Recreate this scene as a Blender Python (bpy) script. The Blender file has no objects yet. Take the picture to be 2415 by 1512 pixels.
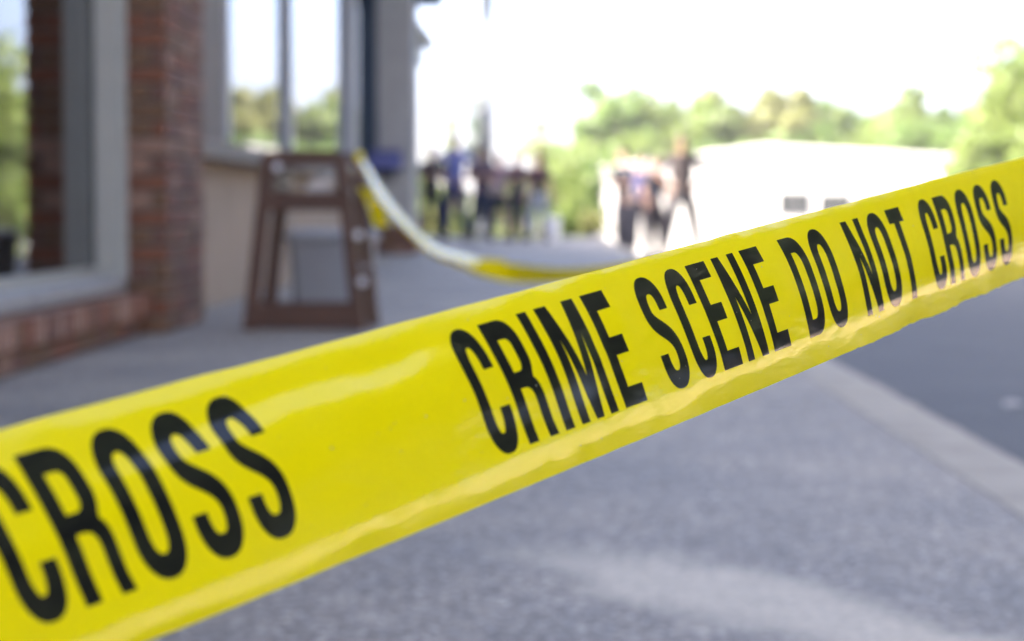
import bpy, bmesh, math, random
import numpy as np
from mathutils import Vector, Matrix, Euler

random.seed(7); rng = np.random.default_rng(7)
SC = bpy.context.scene
COL = SC.collection
R = math.radians

# ------------------------------------------------------------------ camera
CAM_Z = 0.55
FPX = 2414 * 85 / 36.0            # focal length in pixels of a 2414 px wide picture
cd = bpy.data.cameras.new("camera")
cam = bpy.data.objects.new("camera", cd); COL.objects.link(cam)
cd.lens = 85; cd.sensor_width = 36; cd.sensor_fit = 'HORIZONTAL'
cd.clip_start = 0.05; cd.clip_end = 3000
YAW, PITCH = math.atan(96 / FPX), math.atan(261 / FPX)
cam.location = (0, 0, CAM_Z)
cam.rotation_euler = Euler((R(90) - PITCH, 0, YAW), 'XYZ')
cd.dof.use_dof = True
cd.dof.focus_distance = 1.19
cd.dof.aperture_fstop = 10.2
cd.dof.aperture_blades = 0
SC.camera = cam

# ------------------------------------------------------------------ world and sun
SUN_EL, SUN_AZ = R(34), R(202)    # compass-like angle of the direction the light comes from, measured from +X anticlockwise
w = bpy.data.worlds.new("World"); SC.world = w; w.use_nodes = True
nt = w.node_tree; nt.nodes.clear()
sky = nt.nodes.new('ShaderNodeTexSky'); sky.sky_type = 'NISHITA'; sky.sun_disc = False
sky.sun_elevation = SUN_EL
sky.sun_rotation = math.pi / 2 - SUN_AZ
sky.air_density = 0.32; sky.dust_density = 4.2; sky.ozone_density = 0.0
bg = nt.nodes.new('ShaderNodeBackground'); bg.inputs['Strength'].default_value = 0.15
wo = nt.nodes.new('ShaderNodeOutputWorld')
nt.links.new(sky.outputs[0], bg.inputs[0]); nt.links.new(bg.outputs[0], wo.inputs[0])

sd = bpy.data.lights.new("sun", 'SUN'); sd.energy = 2.5; sd.angle = R(0.5); sd.color = (1.0, 0.93, 0.82)
sun = bpy.data.objects.new("sun", sd); COL.objects.link(sun)
sdir = Vector((math.cos(SUN_AZ) * math.cos(SUN_EL), math.sin(SUN_AZ) * math.cos(SUN_EL), math.sin(SUN_EL)))
sun.rotation_euler = sdir.to_track_quat('Z', 'Y').to_euler()
sun.location = (-20, -10, 30)

SC.view_settings.view_transform = 'Standard'; SC.view_settings.look = 'None'
SC.view_settings.exposure = 3.42; SC.view_settings.gamma = 1.0
SC.view_settings.use_curve_mapping = False
SC.render.engine = 'CYCLES'
SC.cycles.use_denoising = True
SC.cycles.max_bounces = 8; SC.cycles.transparent_max_bounces = 12

# ------------------------------------------------------------------ helpers
def mat(name, col, rough=0.6, var=0.0, scale=5.0, bump=0.0, bscale=40.0, spec=0.5, metal=0.0, col2=None, detail=6.0, coat=0.0):
    m = bpy.data.materials.new(name); m.use_nodes = True
    n = m.node_tree.nodes; l = m.node_tree.links
    b = n['Principled BSDF']
    b.inputs['Roughness'].default_value = rough
    b.inputs['Specular IOR Level'].default_value = spec
    b.inputs['Metallic'].default_value = metal
    b.inputs['Coat Weight'].default_value = coat
    c = (*col, 1)
    b.inputs['Base Color'].default_value = c
    if var > 0 or col2 is not None:
        tc = n.new('ShaderNodeTexCoord'); nz = n.new('ShaderNodeTexNoise')
        nz.inputs['Scale'].default_value = scale; nz.inputs['Detail'].default_value = detail
        nz.inputs['Roughness'].default_value = 0.62
        l.new(tc.outputs['Object'], nz.inputs['Vector'])
        rp = n.new('ShaderNodeValToRGB')
        c2 = col2 if col2 is not None else tuple(min(1, x * (1 + var)) for x in col)
        c1 = col if col2 is not None else tuple(x * (1 - var) for x in col)
        rp.color_ramp.elements[0].position = 0.3; rp.color_ramp.elements[1].position = 0.7
        rp.color_ramp.elements[0].color = (*c1, 1); rp.color_ramp.elements[1].color = (*c2, 1)
        l.new(nz.outputs['Fac'], rp.inputs['Fac']); l.new(rp.outputs['Color'], b.inputs['Base Color'])
    if bump > 0:
        tc = n.new('ShaderNodeTexCoord'); nz = n.new('ShaderNodeTexNoise')
        nz.inputs['Scale'].default_value = bscale; nz.inputs['Detail'].default_value = 4
        l.new(tc.outputs['Object'], nz.inputs['Vector'])
        bp = n.new('ShaderNodeBump'); bp.inputs['Strength'].default_value = bump; bp.inputs['Distance'].default_value = 0.01
        l.new(nz.outputs['Fac'], bp.inputs['Height']); l.new(bp.outputs['Normal'], b.inputs['Normal'])
    return m

class MB:
    """collects shapes and links them as one mesh object"""
    def __init__(self): self.v = []; self.f = []
    def add(self, vs, fs):
        o = len(self.v); self.v += [tuple(x) for x in vs]; self.f += [tuple(i + o for i in f) for f in fs]; return self
    def box(self, c, s, rot=None):
        x, y, z = s[0] / 2, s[1] / 2, s[2] / 2
        vs = [Vector((a * x, b * y, d * z)) for d in (-1, 1) for a, b in ((-1, -1), (1, -1), (1, 1), (-1, 1))]
        if rot is not None: vs = [rot @ q for q in vs]
        vs = [q + Vector(c) for q in vs]
        return self.add(vs, [(3, 2, 1, 0), (4, 5, 6, 7), (0, 1, 5, 4), (1, 2, 6, 5), (2, 3, 7, 6), (3, 0, 4, 7)])
    def lohi(self, a, b):
        return self.box([(a[i] + b[i]) / 2 for i in range(3)], [abs(b[i] - a[i]) for i in range(3)])
    def bbox(self, c, s, bev=0.004, rot=None):
        """box with chamfered edges"""
        x, y, z = s[0] / 2, s[1] / 2, s[2] / 2; e = min(bev, x * .8, y * .8, z * .8)
        bm = bmesh.new(); bmesh.ops.create_cube(bm, size=1.0)
        for q in bm.verts: q.co = Vector((q.co.x * 2 * x, q.co.y * 2 * y, q.co.z * 2 * z))
        bmesh.ops.bevel(bm, geom=bm.edges[:], offset=e, segments=1, affect='EDGES')
        vs = []
        for i, q in enumerate(bm.verts):
            q.index = i; p = q.co.copy()
            if rot is not None: p = rot @ p
            vs.append(p + Vector(c))
        fs = [[q.index for q in f.verts] for f in bm.faces]
        bm.free(); return self.add(vs, fs)
    def cyl(self, p0, p1, r0, r1=None, n=12, cap=True):
        r1 = r0 if r1 is None else r1
        p0, p1 = Vector(p0), Vector(p1); d = (p1 - p0).normalized()
        a = d.orthogonal().normalized(); b = d.cross(a)
        vs = []
        for p, r in ((p0, r0), (p1, r1)):
            for i in range(n):
                t = 2 * math.pi * i / n; vs.append(p + a * math.cos(t) * r + b * math.sin(t) * r)
        fs = [(i, (i + 1) % n, n + (i + 1) % n, n + i) for i in range(n)]
        if cap: fs += [tuple(range(n - 1, -1, -1)), tuple(range(n, 2 * n))]
        return self.add(vs, fs)
    def tube(self, pts, rs, n=8):
        for i in range(len(pts) - 1): self.cyl(pts[i], pts[i + 1], rs[i], rs[i + 1], n)
        return self
    def ball(self, c, r, nu=10, nv=7):
        r = (r, r, r) if not hasattr(r, '__len__') else r
        vs = [(c[0], c[1], c[2] + r[2])]; fs = []
        for j in range(1, nv):
            p = math.pi * j / nv
            for i in range(nu):
                t = 2 * math.pi * i / nu
                vs.append((c[0] + r[0] * math.sin(p) * math.cos(t), c[1] + r[1] * math.sin(p) * math.sin(t), c[2] + r[2] * math.cos(p)))
        vs.append((c[0], c[1], c[2] - r[2])); L = len(vs) - 1
        for i in range(nu):
            fs.append((0, 1 + i, 1 + (i + 1) % nu)); fs.append((L, L - nu + (i + 1) % nu, L - nu + i))
        for j in range(nv - 2):
            for i in range(nu):
                a = 1 + j * nu + i; b = 1 + j * nu + (i + 1) % nu
                fs.append((a, a + nu, b + nu, b))
        return self.add(vs, fs)
    def mesh(self, name):
        me = bpy.data.meshes.new(name); me.from_pydata(self.v, [], self.f); me.update(); return me
    def build(self, name, m, parent=None, smooth=False):
        return link(self.mesh(name), name, m, parent, smooth)

def link(me, name, m, parent=None, smooth=False):
    o = bpy.data.objects.new(name, me); COL.objects.link(o)
    if m is not None and len(me.materials) == 0: me.materials.append(m)
    if smooth: me.polygons.foreach_set('use_smooth', [True] * len(me.polygons))
    if parent is not None: o.parent = parent
    return o

def tag(o, label=None, cat=None, group=None, kind=None):
    if label: o['label'] = label
    if cat: o['category'] = cat
    if group: o['group'] = group
    if kind: o['kind'] = kind
    return o

def thing(name, label, cat, loc=(0, 0, 0), rz=0.0, group=None):
    o = bpy.data.objects.new(name, None); COL.objects.link(o)
    o.location = loc; o.rotation_euler = (0, 0, rz); o.empty_display_size = 0.1
    return tag(o, label, cat, group)

def copy_tree(o, parent=None):
    c = o.copy(); COL.objects.link(c)
    if parent is not None: c.parent = parent
    for ch in [x for x in COL.objects if x.parent == o]: copy_tree(ch, c)
    return c

def structure(o): o['kind'] = 'structure'; return o

# ------------------------------------------------------------------ materials
def ground_concrete():
    m = bpy.data.materials.new('walkway_concrete'); m.use_nodes = True
    n = m.node_tree.nodes; l = m.node_tree.links; b = n['Principled BSDF']
    b.inputs['Roughness'].default_value = 0.62
    tc = n.new('ShaderNodeTexCoord')
    # exposed aggregate: fine pale and dark grains
    vo = n.new('ShaderNodeTexVoronoi'); vo.inputs['Scale'].default_value = 120; l.new(tc.outputs['Object'], vo.inputs['Vector'])
    bw = n.new('ShaderNodeRGBToBW'); l.new(vo.outputs['Color'], bw.inputs[0])
    rp = n.new('ShaderNodeValToRGB'); l.new(bw.outputs[0], rp.inputs['Fac'])
    e = rp.color_ramp.elements; e[0].position = 0.12; e[0].color = (.11, .098, .08, 1); e[1].position = 0.86; e[1].color = (.49, .45, .40, 1)
    k = e.new(0.45); k.color = (.222, .193, .154, 1)
    k = e.new(0.70); k.color = (.285, .247, .198, 1)
    v2 = n.new('ShaderNodeTexVoronoi'); v2.inputs['Scale'].default_value = 75; l.new(tc.outputs['Object'], v2.inputs['Vector'])
    b2 = n.new('ShaderNodeRGBToBW'); l.new(v2.outputs['Color'], b2.inputs[0])
    r3 = n.new('ShaderNodeValToRGB'); l.new(b2.outputs[0], r3.inputs['Fac'])
    r3.color_ramp.elements[0].position = .2; r3.color_ramp.elements[0].color = (.70, .71, .73, 1)
    r3.color_ramp.elements[1].position = .8; r3.color_ramp.elements[1].color = (1.32, 1.29, 1.24, 1)
    m0 = n.new('ShaderNodeMix'); m0.data_type = 'RGBA'; m0.blend_type = 'MULTIPLY'; m0.inputs[0].default_value = 1
    l.new(rp.outputs[0], m0.inputs[6]); l.new(r3.outputs[0], m0.inputs[7])
    # large worn patches
    nz = n.new('ShaderNodeTexNoise'); nz.inputs['Scale'].default_value = 1.1; nz.inputs['Detail'].default_value = 8; nz.inputs['Roughness'].default_value = .6
    l.new(tc.outputs['Object'], nz.inputs['Vector'])
    r2 = n.new('ShaderNodeValToRGB'); l.new(nz.outputs['Fac'], r2.inputs['Fac'])
    r2.color_ramp.elements[0].position = .32; r2.color_ramp.elements[0].color = (.72, .74, .78, 1)
    r2.color_ramp.elements[1].position = .68; r2.color_ramp.elements[1].color = (1.24, 1.21, 1.17, 1)
    mx = n.new('ShaderNodeMix'); mx.data_type = 'RGBA'; mx.blend_type = 'MULTIPLY'; mx.inputs[0].default_value = 1
    l.new(m0.outputs[2], mx.inputs[6]); l.new(r2.outputs[0], mx.inputs[7])
    # old worn paint stripe that crosses the walk, blotchy edge
    sp = n.new('ShaderNodeSeparateXYZ'); l.new(tc.outputs['Object'], sp.inputs[0])
    n2 = n.new('ShaderNodeTexNoise'); n2.inputs['Scale'].default_value = 4.5; n2.inputs['Detail'].default_value = 7; l.new(tc.outputs['Object'], n2.inputs['Vector'])
    def mth(op, a, bb):
        q = n.new('ShaderNodeMath'); q.operation = op
        for i, x in enumerate((a, bb)):
            if isinstance(x, (int, float)): q.inputs[i].default_value = x
            else: l.new(x, q.inputs[i])
        return q.outputs[0]
    # distance from the line through (0.05,3.9) and (0.50,3.05)
    dx, dy = 0.45, -0.85; ln = math.hypot(dx, dy); nx, ny = -dy / ln, dx / ln
    d = mth('ADD', mth('MULTIPLY', mth('SUBTRACT', sp.outputs[0], 0.16), nx), mth('MULTIPLY', mth('SUBTRACT', sp.outputs[1], 3.62), ny))
    d = mth('ADD', d, mth('MULTIPLY', mth('SUBTRACT', n2.outputs['Fac'], .5), .26))
    d = mth('SUBTRACT', 1.0, mth('DIVIDE', mth('ABSOLUTE', d, 0), .19))
    d = mth('MINIMUM', mth('MAXIMUM', mth('MULTIPLY', d, 1.6), 0.0), 1.0)
    al = mth('MINIMUM', mth('MAXIMUM', mth('MULTIPLY', mth('SUBTRACT', 4.05, sp.outputs[1]), 2.5), 0.0), 1.0)
    d = mth('MULTIPLY', d, al)
    d = mth('MULTIPLY', d, mth('ADD', .45, mth('MULTIPLY', bw.outputs[0], .5)))
    m2 = n.new('ShaderNodeMix'); m2.data_type = 'RGBA'; l.new(d, m2.inputs[0]); l.new(mx.outputs[2], m2.inputs[6]); m2.inputs[7].default_value = (.62, .54, .41, 1)
    l.new(m2.outputs[2], b.inputs['Base Color'])
    bp = n.new('ShaderNodeBump'); bp.inputs['Strength'].default_value = .5; bp.inputs['Distance'].default_value = .003
    l.new(vo.outputs['Distance'], bp.inputs['Height']); l.new(bp.outputs[0], b.inputs['Normal'])
    return m

def asphalt():
    m = mat('asphalt', (.050, .048, .047), .70, col2=(.080, .077, .074), scale=2.2, bump=.5, bscale=160)
    return m

M = {}
M['concrete'] = ground_concrete()
M['asphalt'] = asphalt()
M['kerb'] = mat('kerb_concrete', (.29, .26, .21), .8, col2=(.42, .38, .315), scale=6, bump=.25, bscale=60)
M['brick'] = [mat('brick_clay_%s' % k, c, .85, var=.28, scale=22, bump=.3, bscale=90) for k, c in
              (('red', (.190, .070, .034)), ('plum', (.150, .070, .045)), ('brown', (.160, .082, .040)), ('pale', (.27, .150, .098)))]
M['mortar'] = mat('mortar', (.18, .145, .11), .9, var=.2, scale=30)
M['white_frame'] = mat('white_window_paint', (.50, .50, .49), .45, var=.06, scale=6)
M['jamb_shaded'] = mat('shaded_white_paint', (.37, .355, .30), .5, var=.06, scale=6)  # white frame paint with the near window's shade put into its colour
M['tan_panel'] = mat('tan_grey_panel', (.20, .17, .135), .85, var=.1, scale=4)
M['grey_frame'] = mat('stone_grey_stucco', (.36, .345, .315), .85, var=.10, scale=4, bump=.3, bscale=80)
M['tan'] = mat('tan_stucco', (.34, .255, .175), .85, var=.12, scale=3, bump=.3, bscale=60)
M['sill'] = mat('dark_stained_sill', (.115, .082, .058), .6, var=.25, scale=8)
M['stone_sill'] = mat('pale_stone_sill', (.33, .32, .30), .75, var=.12, scale=7)
M['dark_pane'] = mat('dark_window_pane', (.03, .032, .034), .2)
M['pale_wall'] = mat('pale_tan_render', (.32, .235, .19), .85, var=.1, scale=2)
M['navy'] = mat('navy_paint', (.010, .026, .050), .45, var=.1, scale=5)
M['wood'] = mat('dark_stained_wood', (.070, .030, .016), .42, col2=(.115, .052, .028), scale=9, bump=.12, bscale=30)
M['grey_plastic'] = mat('grey_blue_plastic', (.34, .345, .35), .5, var=.08, scale=4)
M['white_plastic'] = mat('white_plastic', (.85, .83, .82), .3)
M['cream'] = mat('cream_cloth', (.72, .66, .58), .9, var=.06, scale=20)
M['blue'] = mat('violet_blue_paint', (.10, .11, .30), .4, var=.05)
M['white_wall'] = mat('white_painted_metal', (.46, .45, .43), .5, var=.03, scale=1.0)
M['roof_white'] = mat('pale_roof_metal', (.70, .69, .67), .5)
M['lamp_grey'] = mat('grey_lamp_paint', (.10, .115, .13), .5)
M['dark_metal'] = mat('dark_grey_metal', (.045, .055, .07), .5)
M['grass'] = mat('grass_blades', (.055, .085, .016), .8, col2=(.12, .13, .035), scale=1.2)
M['bark'] = mat('bark', (.09, .065, .045), .9, var=.3, scale=6, bump=.6, bscale=20)
M['skin'] = mat('skin', (.42, .26, .19), .5)
M['skin_dark'] = mat('skin_brown', (.15, .08, .05), .5)
M['shoe'] = mat('black_leather', (.02, .02, .02), .5)
M['roof_dark'] = mat('dark_roof', (.06, .06, .06), .9, var=.2)
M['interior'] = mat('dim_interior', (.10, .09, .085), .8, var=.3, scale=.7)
M['wall_upper'] = mat('upper_brick_wall', (.17, .085, .065), .9, var=.25, scale=8)

def cloth(name, c): return mat('cloth_' + name, c, .85, var=.10, scale=14)

def leaf_mat(name, c1, c2):
    m = bpy.data.materials.new(name); m.use_nodes = True
    n = m.node_tree.nodes; l = m.node_tree.links; n.clear()
    tc = n.new('ShaderNodeTexCoord'); nz = n.new('ShaderNodeTexNoise'); nz.inputs['Scale'].default_value = .9; nz.inputs['Detail'].default_value = 5
    l.new(tc.outputs['Object'], nz.inputs['Vector'])
    rp = n.new('ShaderNodeValToRGB'); rp.color_ramp.elements[0].position = .35; rp.color_ramp.elements[1].position = .65
    rp.color_ramp.elements[0].color = (*c1, 1); rp.color_ramp.elements[1].color = (*c2, 1)
    l.new(nz.outputs['Fac'], rp.inputs['Fac'])
    a = n.new('ShaderNodeBsdfPrincipled'); a.inputs['Roughness'].default_value = .5; l.new(rp.outputs[0], a.inputs['Base Color'])
    t = n.new('ShaderNodeBsdfTranslucent'); l.new(rp.outputs[0], t.inputs[0])
    x = n.new('ShaderNodeMixShader'); x.inputs[0].default_value = .42
    l.new(a.outputs[0], x.inputs[1]); l.new(t.outputs[0], x.inputs[2])
    o = n.new('ShaderNodeOutputMaterial'); l.new(x.outputs[0], o.inputs[0]); return m
M['leaf'] = [leaf_mat('leaf_green', (.070, .125, .024), (.120, .185, .040)),
             leaf_mat('leaf_yellow_green', (.095, .145, .026), (.155, .205, .046)),
             leaf_mat('leaf_olive', (.105, .12, .03), (.165, .175, .055)),
             leaf_mat('leaf_blue_green', (.045, .075, .045), (.075, .115, .06)),
             leaf_mat('leaf_dark_green', (.016, .030, .010), (.034, .055, .017))]

def glass_mat():
    m = bpy.data.materials.new('window_glass'); m.use_nodes = True
    n = m.node_tree.nodes; l = m.node_tree.links; n.clear()
    fr = n.new('ShaderNodeFresnel'); fr.inputs['IOR'].default_value = 1.6
    t = n.new('ShaderNodeBsdfTransparent'); t.inputs[0].default_value = (.62, .66, .66, 1)
    g = n.new('ShaderNodeBsdfGlossy'); g.inputs['Roughness'].default_value = .0; g.inputs[0].default_value = (.97, .98, 1, 1)
    x = n.new('ShaderNodeMixShader'); l.new(fr.outputs[0], x.inputs[0]); l.new(t.outputs[0], x.inputs[1]); l.new(g.outputs[0], x.inputs[2])
    o = n.new('ShaderNodeOutputMaterial'); l.new(x.outputs[0], o.inputs[0]); return m
M['glass'] = glass_mat()

def tape_mat():
    m = bpy.data.materials.new('yellow_tape_plastic'); m.use_nodes = True
    n = m.node_tree.nodes; l = m.node_tree.links; b = n['Principled BSDF']; o = n['Material Output']
    b.inputs['Base Color'].default_value = (.95, .79, .001, 1)
    b.inputs['Roughness'].default_value = .11; b.inputs['IOR'].default_value = 1.5
    t = n.new('ShaderNodeBsdfTranslucent'); t.inputs[0].default_value = (.93, .74, .0, 1)
    x = n.new('ShaderNodeMixShader'); x.inputs[0].default_value = .22
    l.new(b.outputs[0], x.inputs[1]); l.new(t.outputs[0], x.inputs[2]); l.new(x.outputs[0], o.inputs[0])
    tc = n.new('ShaderNodeTexCoord'); mp = n.new('ShaderNodeMapping'); l.new(tc.outputs['UV'], mp.inputs[0])
    mp.inputs['Scale'].default_value = (3.0, 14.0, 1)
    nz = n.new('ShaderNodeTexNoise'); nz.inputs['Scale'].default_value = 1.0; nz.inputs['Detail'].default_value = 5; l.new(mp.outputs[0], nz.inputs['Vector'])
    mp2 = n.new('ShaderNodeMapping'); l.new(tc.outputs['UV'], mp2.inputs[0]); mp2.inputs['Scale'].default_value = (9.0, 60.0, 1); mp2.inputs['Rotation'].default_value = (0, 0, .05)
    n2 = n.new('ShaderNodeTexNoise'); n2.inputs['Scale'].default_value = 1.0; n2.inputs['Detail'].default_value = 4; l.new(mp2.outputs[0], n2.inputs['Vector'])
    ad = n.new('ShaderNodeMath'); ad.operation = 'MULTIPLY_ADD'; ad.inputs[1].default_value = .22; l.new(n2.outputs['Fac'], ad.inputs[0]); l.new(nz.outputs['Fac'], ad.inputs[2])
    bp = n.new('ShaderNodeBump'); bp.inputs['Strength'].default_value = .20; bp.inputs['Distance'].default_value = .0012
    l.new(ad.outputs[0], bp.inputs['Height']); l.new(bp.outputs[0], b.inputs['Normal'])
    return m
M['tape'] = tape_mat()
M['ink'] = mat('black_tape_ink', (.008, .008, .007), .13, spec=.38)

# ------------------------------------------------------------------ ground
def ground_z(x, y):
    s = min(1, max(0, (x + 3.0) / 6.0)); s = s * s * (3 - 2 * s)
    d = max(0.0, y - 36.0)
    return -0.12 - 0.0195 * min(d, 400) * s

def terrain():
    xs = [-600, -200, -60, -20, -8, -4, -3, -2, -1, 0, 1, 2, 3, 4, 6, 9, 14, 20, 30, 45, 70, 120, 250, 700]
    ys = [-400, -120, -40, -15, -5, 0, 6, 12, 18, 24, 30, 33, 36, 39, 42, 46, 50, 56, 64, 75, 90, 110, 140, 180, 240, 330, 436, 900, 1500]
    V = [(x, y, ground_z(x, y)) for y in ys for x in xs]; n = len(xs)
    F = [(j * n + i, j * n + i + 1, (j + 1) * n + i + 1, (j + 1) * n + i) for j in range(len(ys) - 1) for i in range(n - 1)]
    return MB().add(V, F).build('ground', M['asphalt'], None, True)
structure(terrain())

KX = 1.03
WALK_END = 49.0
structure(MB().lohi((-2.6, -6, -.3), (KX - .185, WALK_END, 0)).build('walkway', M['concrete']))
kerb = MB().lohi((KX - .180, -6, -.35), (KX - .004, WALK_END, -.003)).build('kerb', M['kerb']); structure(kerb)
y = -6.0; i = 0
while y < WALK_END - .1:
    L = min(2.35 + .12 * math.sin(i * 2.1), WALK_END - y)
    bb = MB(); ns = 16; kr = random.Random(i); V = []
    for q in range(ns + 1):
        yq = y + .006 + (L - .012) * q / ns; jr = KX - .004 + kr.gauss(0, .005) - (.022 if kr.random() < .10 else 0); jz = kr.gauss(0, .002)
        V += [(KX - .188, yq, -.30), (KX - .188, yq, .002), (jr - .012, yq, .003 + jz), (jr, yq, -.012 + jz), (jr + .004, yq, -.30)]
    for q in range(ns):
        for e in range(4): bb.f.append((q * 5 + e, q * 5 + e + 1, q * 5 + e + 6, q * 5 + e + 5))
    bb.f += [(0, 1, 2, 3, 4), tuple(ns * 5 + e for e in (4, 3, 2, 1, 0))]; bb.v = V
    bb.build('kerb_block', M['kerb'], kerb)
    y += L; i += 1
# crumbled joint soil along the kerb edge
grass_base = MB()
NG = 24
def lawn():
    xs = np.linspace(-14, 1.02, 18); ys = np.linspace(WALK_END + .05, 95, 30)
    V = [(x, y, ground_z(x, y) + .10 + .05 * math.sin(x * 1.7 + y)) for y in ys for x in xs]; n = len(xs)
    F = [(j * n + i, j * n + i + 1, (j + 1) * n + i + 1, (j + 1) * n + i) for j in range(len(ys) - 1) for i in range(n - 1)]
    return MB().add(V, F).build('lawn', M['grass'], None, True)
structure(lawn())
gb = MB()
for i in range(5200):
    x = random.uniform(-6, 1.0); y = random.uniform(WALK_END + .1, WALK_END + 26); z = ground_z(x, y) + .06
    a = random.uniform(0, 6.28); h = random.uniform(.10, .30); wd = random.uniform(.015, .035)
    dx, dy = math.cos(a) * wd, math.sin(a) * wd; lx, ly = random.uniform(-.1, .1), random.uniform(-.1, .1)
    gb.add([(x - dx, y - dy, z), (x + dx, y + dy, z), (x + lx, y + ly, z + h)], [(0, 1, 2)])
tag(gb.build('grass', M['grass']), 'yellow green rough grass growing beyond the end of the walkway', 'grass', kind='stuff')

sc_ = MB(); sc_.add([(-.035, -.03, .004), (.04, -.025, .012), (.035, .03, .003), (-.03, .028, .016), (0, 0, .024)], [(0, 1, 4), (1, 2, 4), (2, 3, 4), (3, 0, 4), (3, 2, 1, 0)])
o_ = sc_.build('paper_scrap', mat('grey_paper', (.34, .34, .34), .8)); o_.location = (1.56, 8.2, -.117)
tag(o_, 'small crumpled pale paper scrap lying on the grey road beyond the kerb', 'litter')
gr = MB()
for i in range(420):
    x = KX + .012 + abs(random.gauss(0, .05)); y = random.uniform(2.5, 16); r_ = random.uniform(.003, .009)
    gr.ball((x, y, -.118 + r_ * .5), (r_, r_ * random.uniform(.7, 1.2), r_ * .7), 5, 4)
tag(gr.build('gravel', M['kerb']), 'pale grit and small stones gathered in the gutter along the kerb', 'gravel', kind='stuff')

# ------------------------------------------------------------------ storefront building
FX = -1.71        # front plane of the piers
G1, G2 = -2.02, -2.00
WE = 24.95         # end of the far shop window
P1A, P1B = 10.68, 11.84
P2A, P2B = 29.9, 31.2
HB = 5.6
store = thing('storefront_building', 'brick and stucco storefront with large windows running along the left of the walkway', 'building', (-2.4, 10, 0))
def SB(mb, name, m, parent=store, smooth=False):
    off = Vector(store.location)
    mb.v = [tuple(Vector(q) - off) for q in mb.v]
    return mb.build(name, m, parent, smooth)

# carcass: back, roof, floor of the shop, walls round the rooms
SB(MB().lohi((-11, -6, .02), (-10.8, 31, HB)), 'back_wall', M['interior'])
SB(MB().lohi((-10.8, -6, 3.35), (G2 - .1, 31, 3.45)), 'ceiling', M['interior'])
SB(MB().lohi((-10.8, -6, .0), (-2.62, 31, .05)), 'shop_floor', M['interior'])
SB(MB().lohi((-11.2, -6.2, HB), (-1.55, 31.3, HB + .15)), 'roof', M['roof_dark'])
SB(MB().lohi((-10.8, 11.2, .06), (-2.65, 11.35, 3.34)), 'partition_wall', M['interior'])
SB(MB().lohi((-10.8, 31.0, .0), (-2.45, 31.15, HB - .01)), 'end_wall', M['wall_upper'])
SB(MB().lohi((-10.8, -6.15, .0), (-1.75, -6.0, HB - .01)), 'near_end_wall', M['wall_upper'])
SB(MB().lohi((G2 - .06, -6, 3.0), (FX - .12, WE, HB - .005)), 'upper_wall', M['wall_upper'])

# pier between the two shop windows, brick by brick
CO, BL, BH, MJ = .079, .215, .066, .011
pier = SB(MB().lohi((-2.6, P1A + .012, 0), (FX - .012, P1B - .012, 3.0)), 'brick_pier', M['mortar'])
poff = Vector(store.location)
brick_mesh = {}
def brick(a, b, parent, k):
    s = tuple(round(abs(b[i] - a[i]), 3) for i in range(3)); key = (s, k)
    if key not in brick_mesh:
        q = MB().bbox((0, 0, 0), s, .004); me = q.mesh('brick'); me.materials.append(M['brick'][k]); brick_mesh[key] = me
    o = bpy.data.objects.new('brick', brick_mesh[key]); COL.objects.link(o); o.parent = parent
    o.location = Vector([(a[i] + b[i]) / 2 for i in range(3)]) - poff
    return o
def course_run(parent, face, lo, hi, z, half, depth=.05, hh=BH, hidden=False):
    """one course on a face; face = ('x', X) front face towards +X or ('y', Y) near face towards -Y"""
    t = lo - (BL / 2 if half else 0)
    while t < hi - .02:
        a, b = max(lo, t), min(hi, t + BL - MJ)
        if b - a > .03:
            p = random.uniform(-.003, .003); k = random.choices(range(4), (5, 4, 4, 2))[0]
            if face[0] == 'x': brick((face[1] - depth, a, z), (face[1] + p, b, z + hh), parent, k)
            else: brick((a, face[1] + p, z), (b, face[1] + depth, z + hh), parent, k)
        t += BL
z = .005; c = 0
while z < 1.80:
    course_run(pier, ('x', FX), P1A + .052, P1B, z, c % 2 == 0)
    course_run(pier, ('y', P1A), -1.88, FX + .001, z, c % 2 == 1)
    z += CO; c += 1
ub = MB()
while z < 2.99:
    t = P1A + (.1 if c % 2 else 0)
    while t < P1B - .05:
        ub.lohi((FX - .05, t, z), (FX + .002, min(P1B, t + BL - MJ), z + BH)); t += BL
    z += CO; c += 1
u = SB(ub, 'upper_bricks', M['brick'][0], store); u['kind'] = 'stuff'
# white jamb beside the near window
SB(MB().bbox((-1.945, P1A + .01, 1.60), (.13, .06, 2.72), .006), 'window_jamb', M['jamb_shaded'])
SB(MB().bbox((-1.99, P1A - .035, 1.60), (.055, .05, 2.70), .006), 'window_jamb', M['jamb_shaded'])

# near window: low stone sill on a sloped row of upright bricks
NWA = 2.0
base = SB(MB().lohi((-2.3, NWA, 0), (-1.86, P1A - .003, .148)), 'window_base', M['mortar'])
yy = NWA
while yy < P1A - .04:
    k = random.choices(range(4), (5, 3, 3, 7))[0]
    a = (-1.88, yy, .086 + random.uniform(-.003, .003)); b = (-1.765 + random.uniform(-.004, .004), yy + .078, .185)
    brick(a, b, base, k); yy += .096
course_run(base, ('x', -1.80), NWA, P1A - .01, .004, False, .06, .072)
SB(MB().bbox((-1.965, (NWA + P1A) / 2 - .01, .2215), (.165, P1A - NWA - .03, .073), .01), 'window_sill', M['stone_sill'])
win1 = SB(MB().lohi((G1 - .008, NWA, .262), (G1, P1A - .062, 2.96)), 'window_glass', M['glass'])
SB(MB().lohi((G1 - .04, NWA, .2585), (G1 + .03, P1A - .064, .30)), 'window_frame', M['jamb_shaded'])
for yy in (6.2,):
    SB(MB().bbox((G1 + .01, yy, 1.62), (.09, .07, 2.62), .006), 'window_frame', M['white_frame'])

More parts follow.
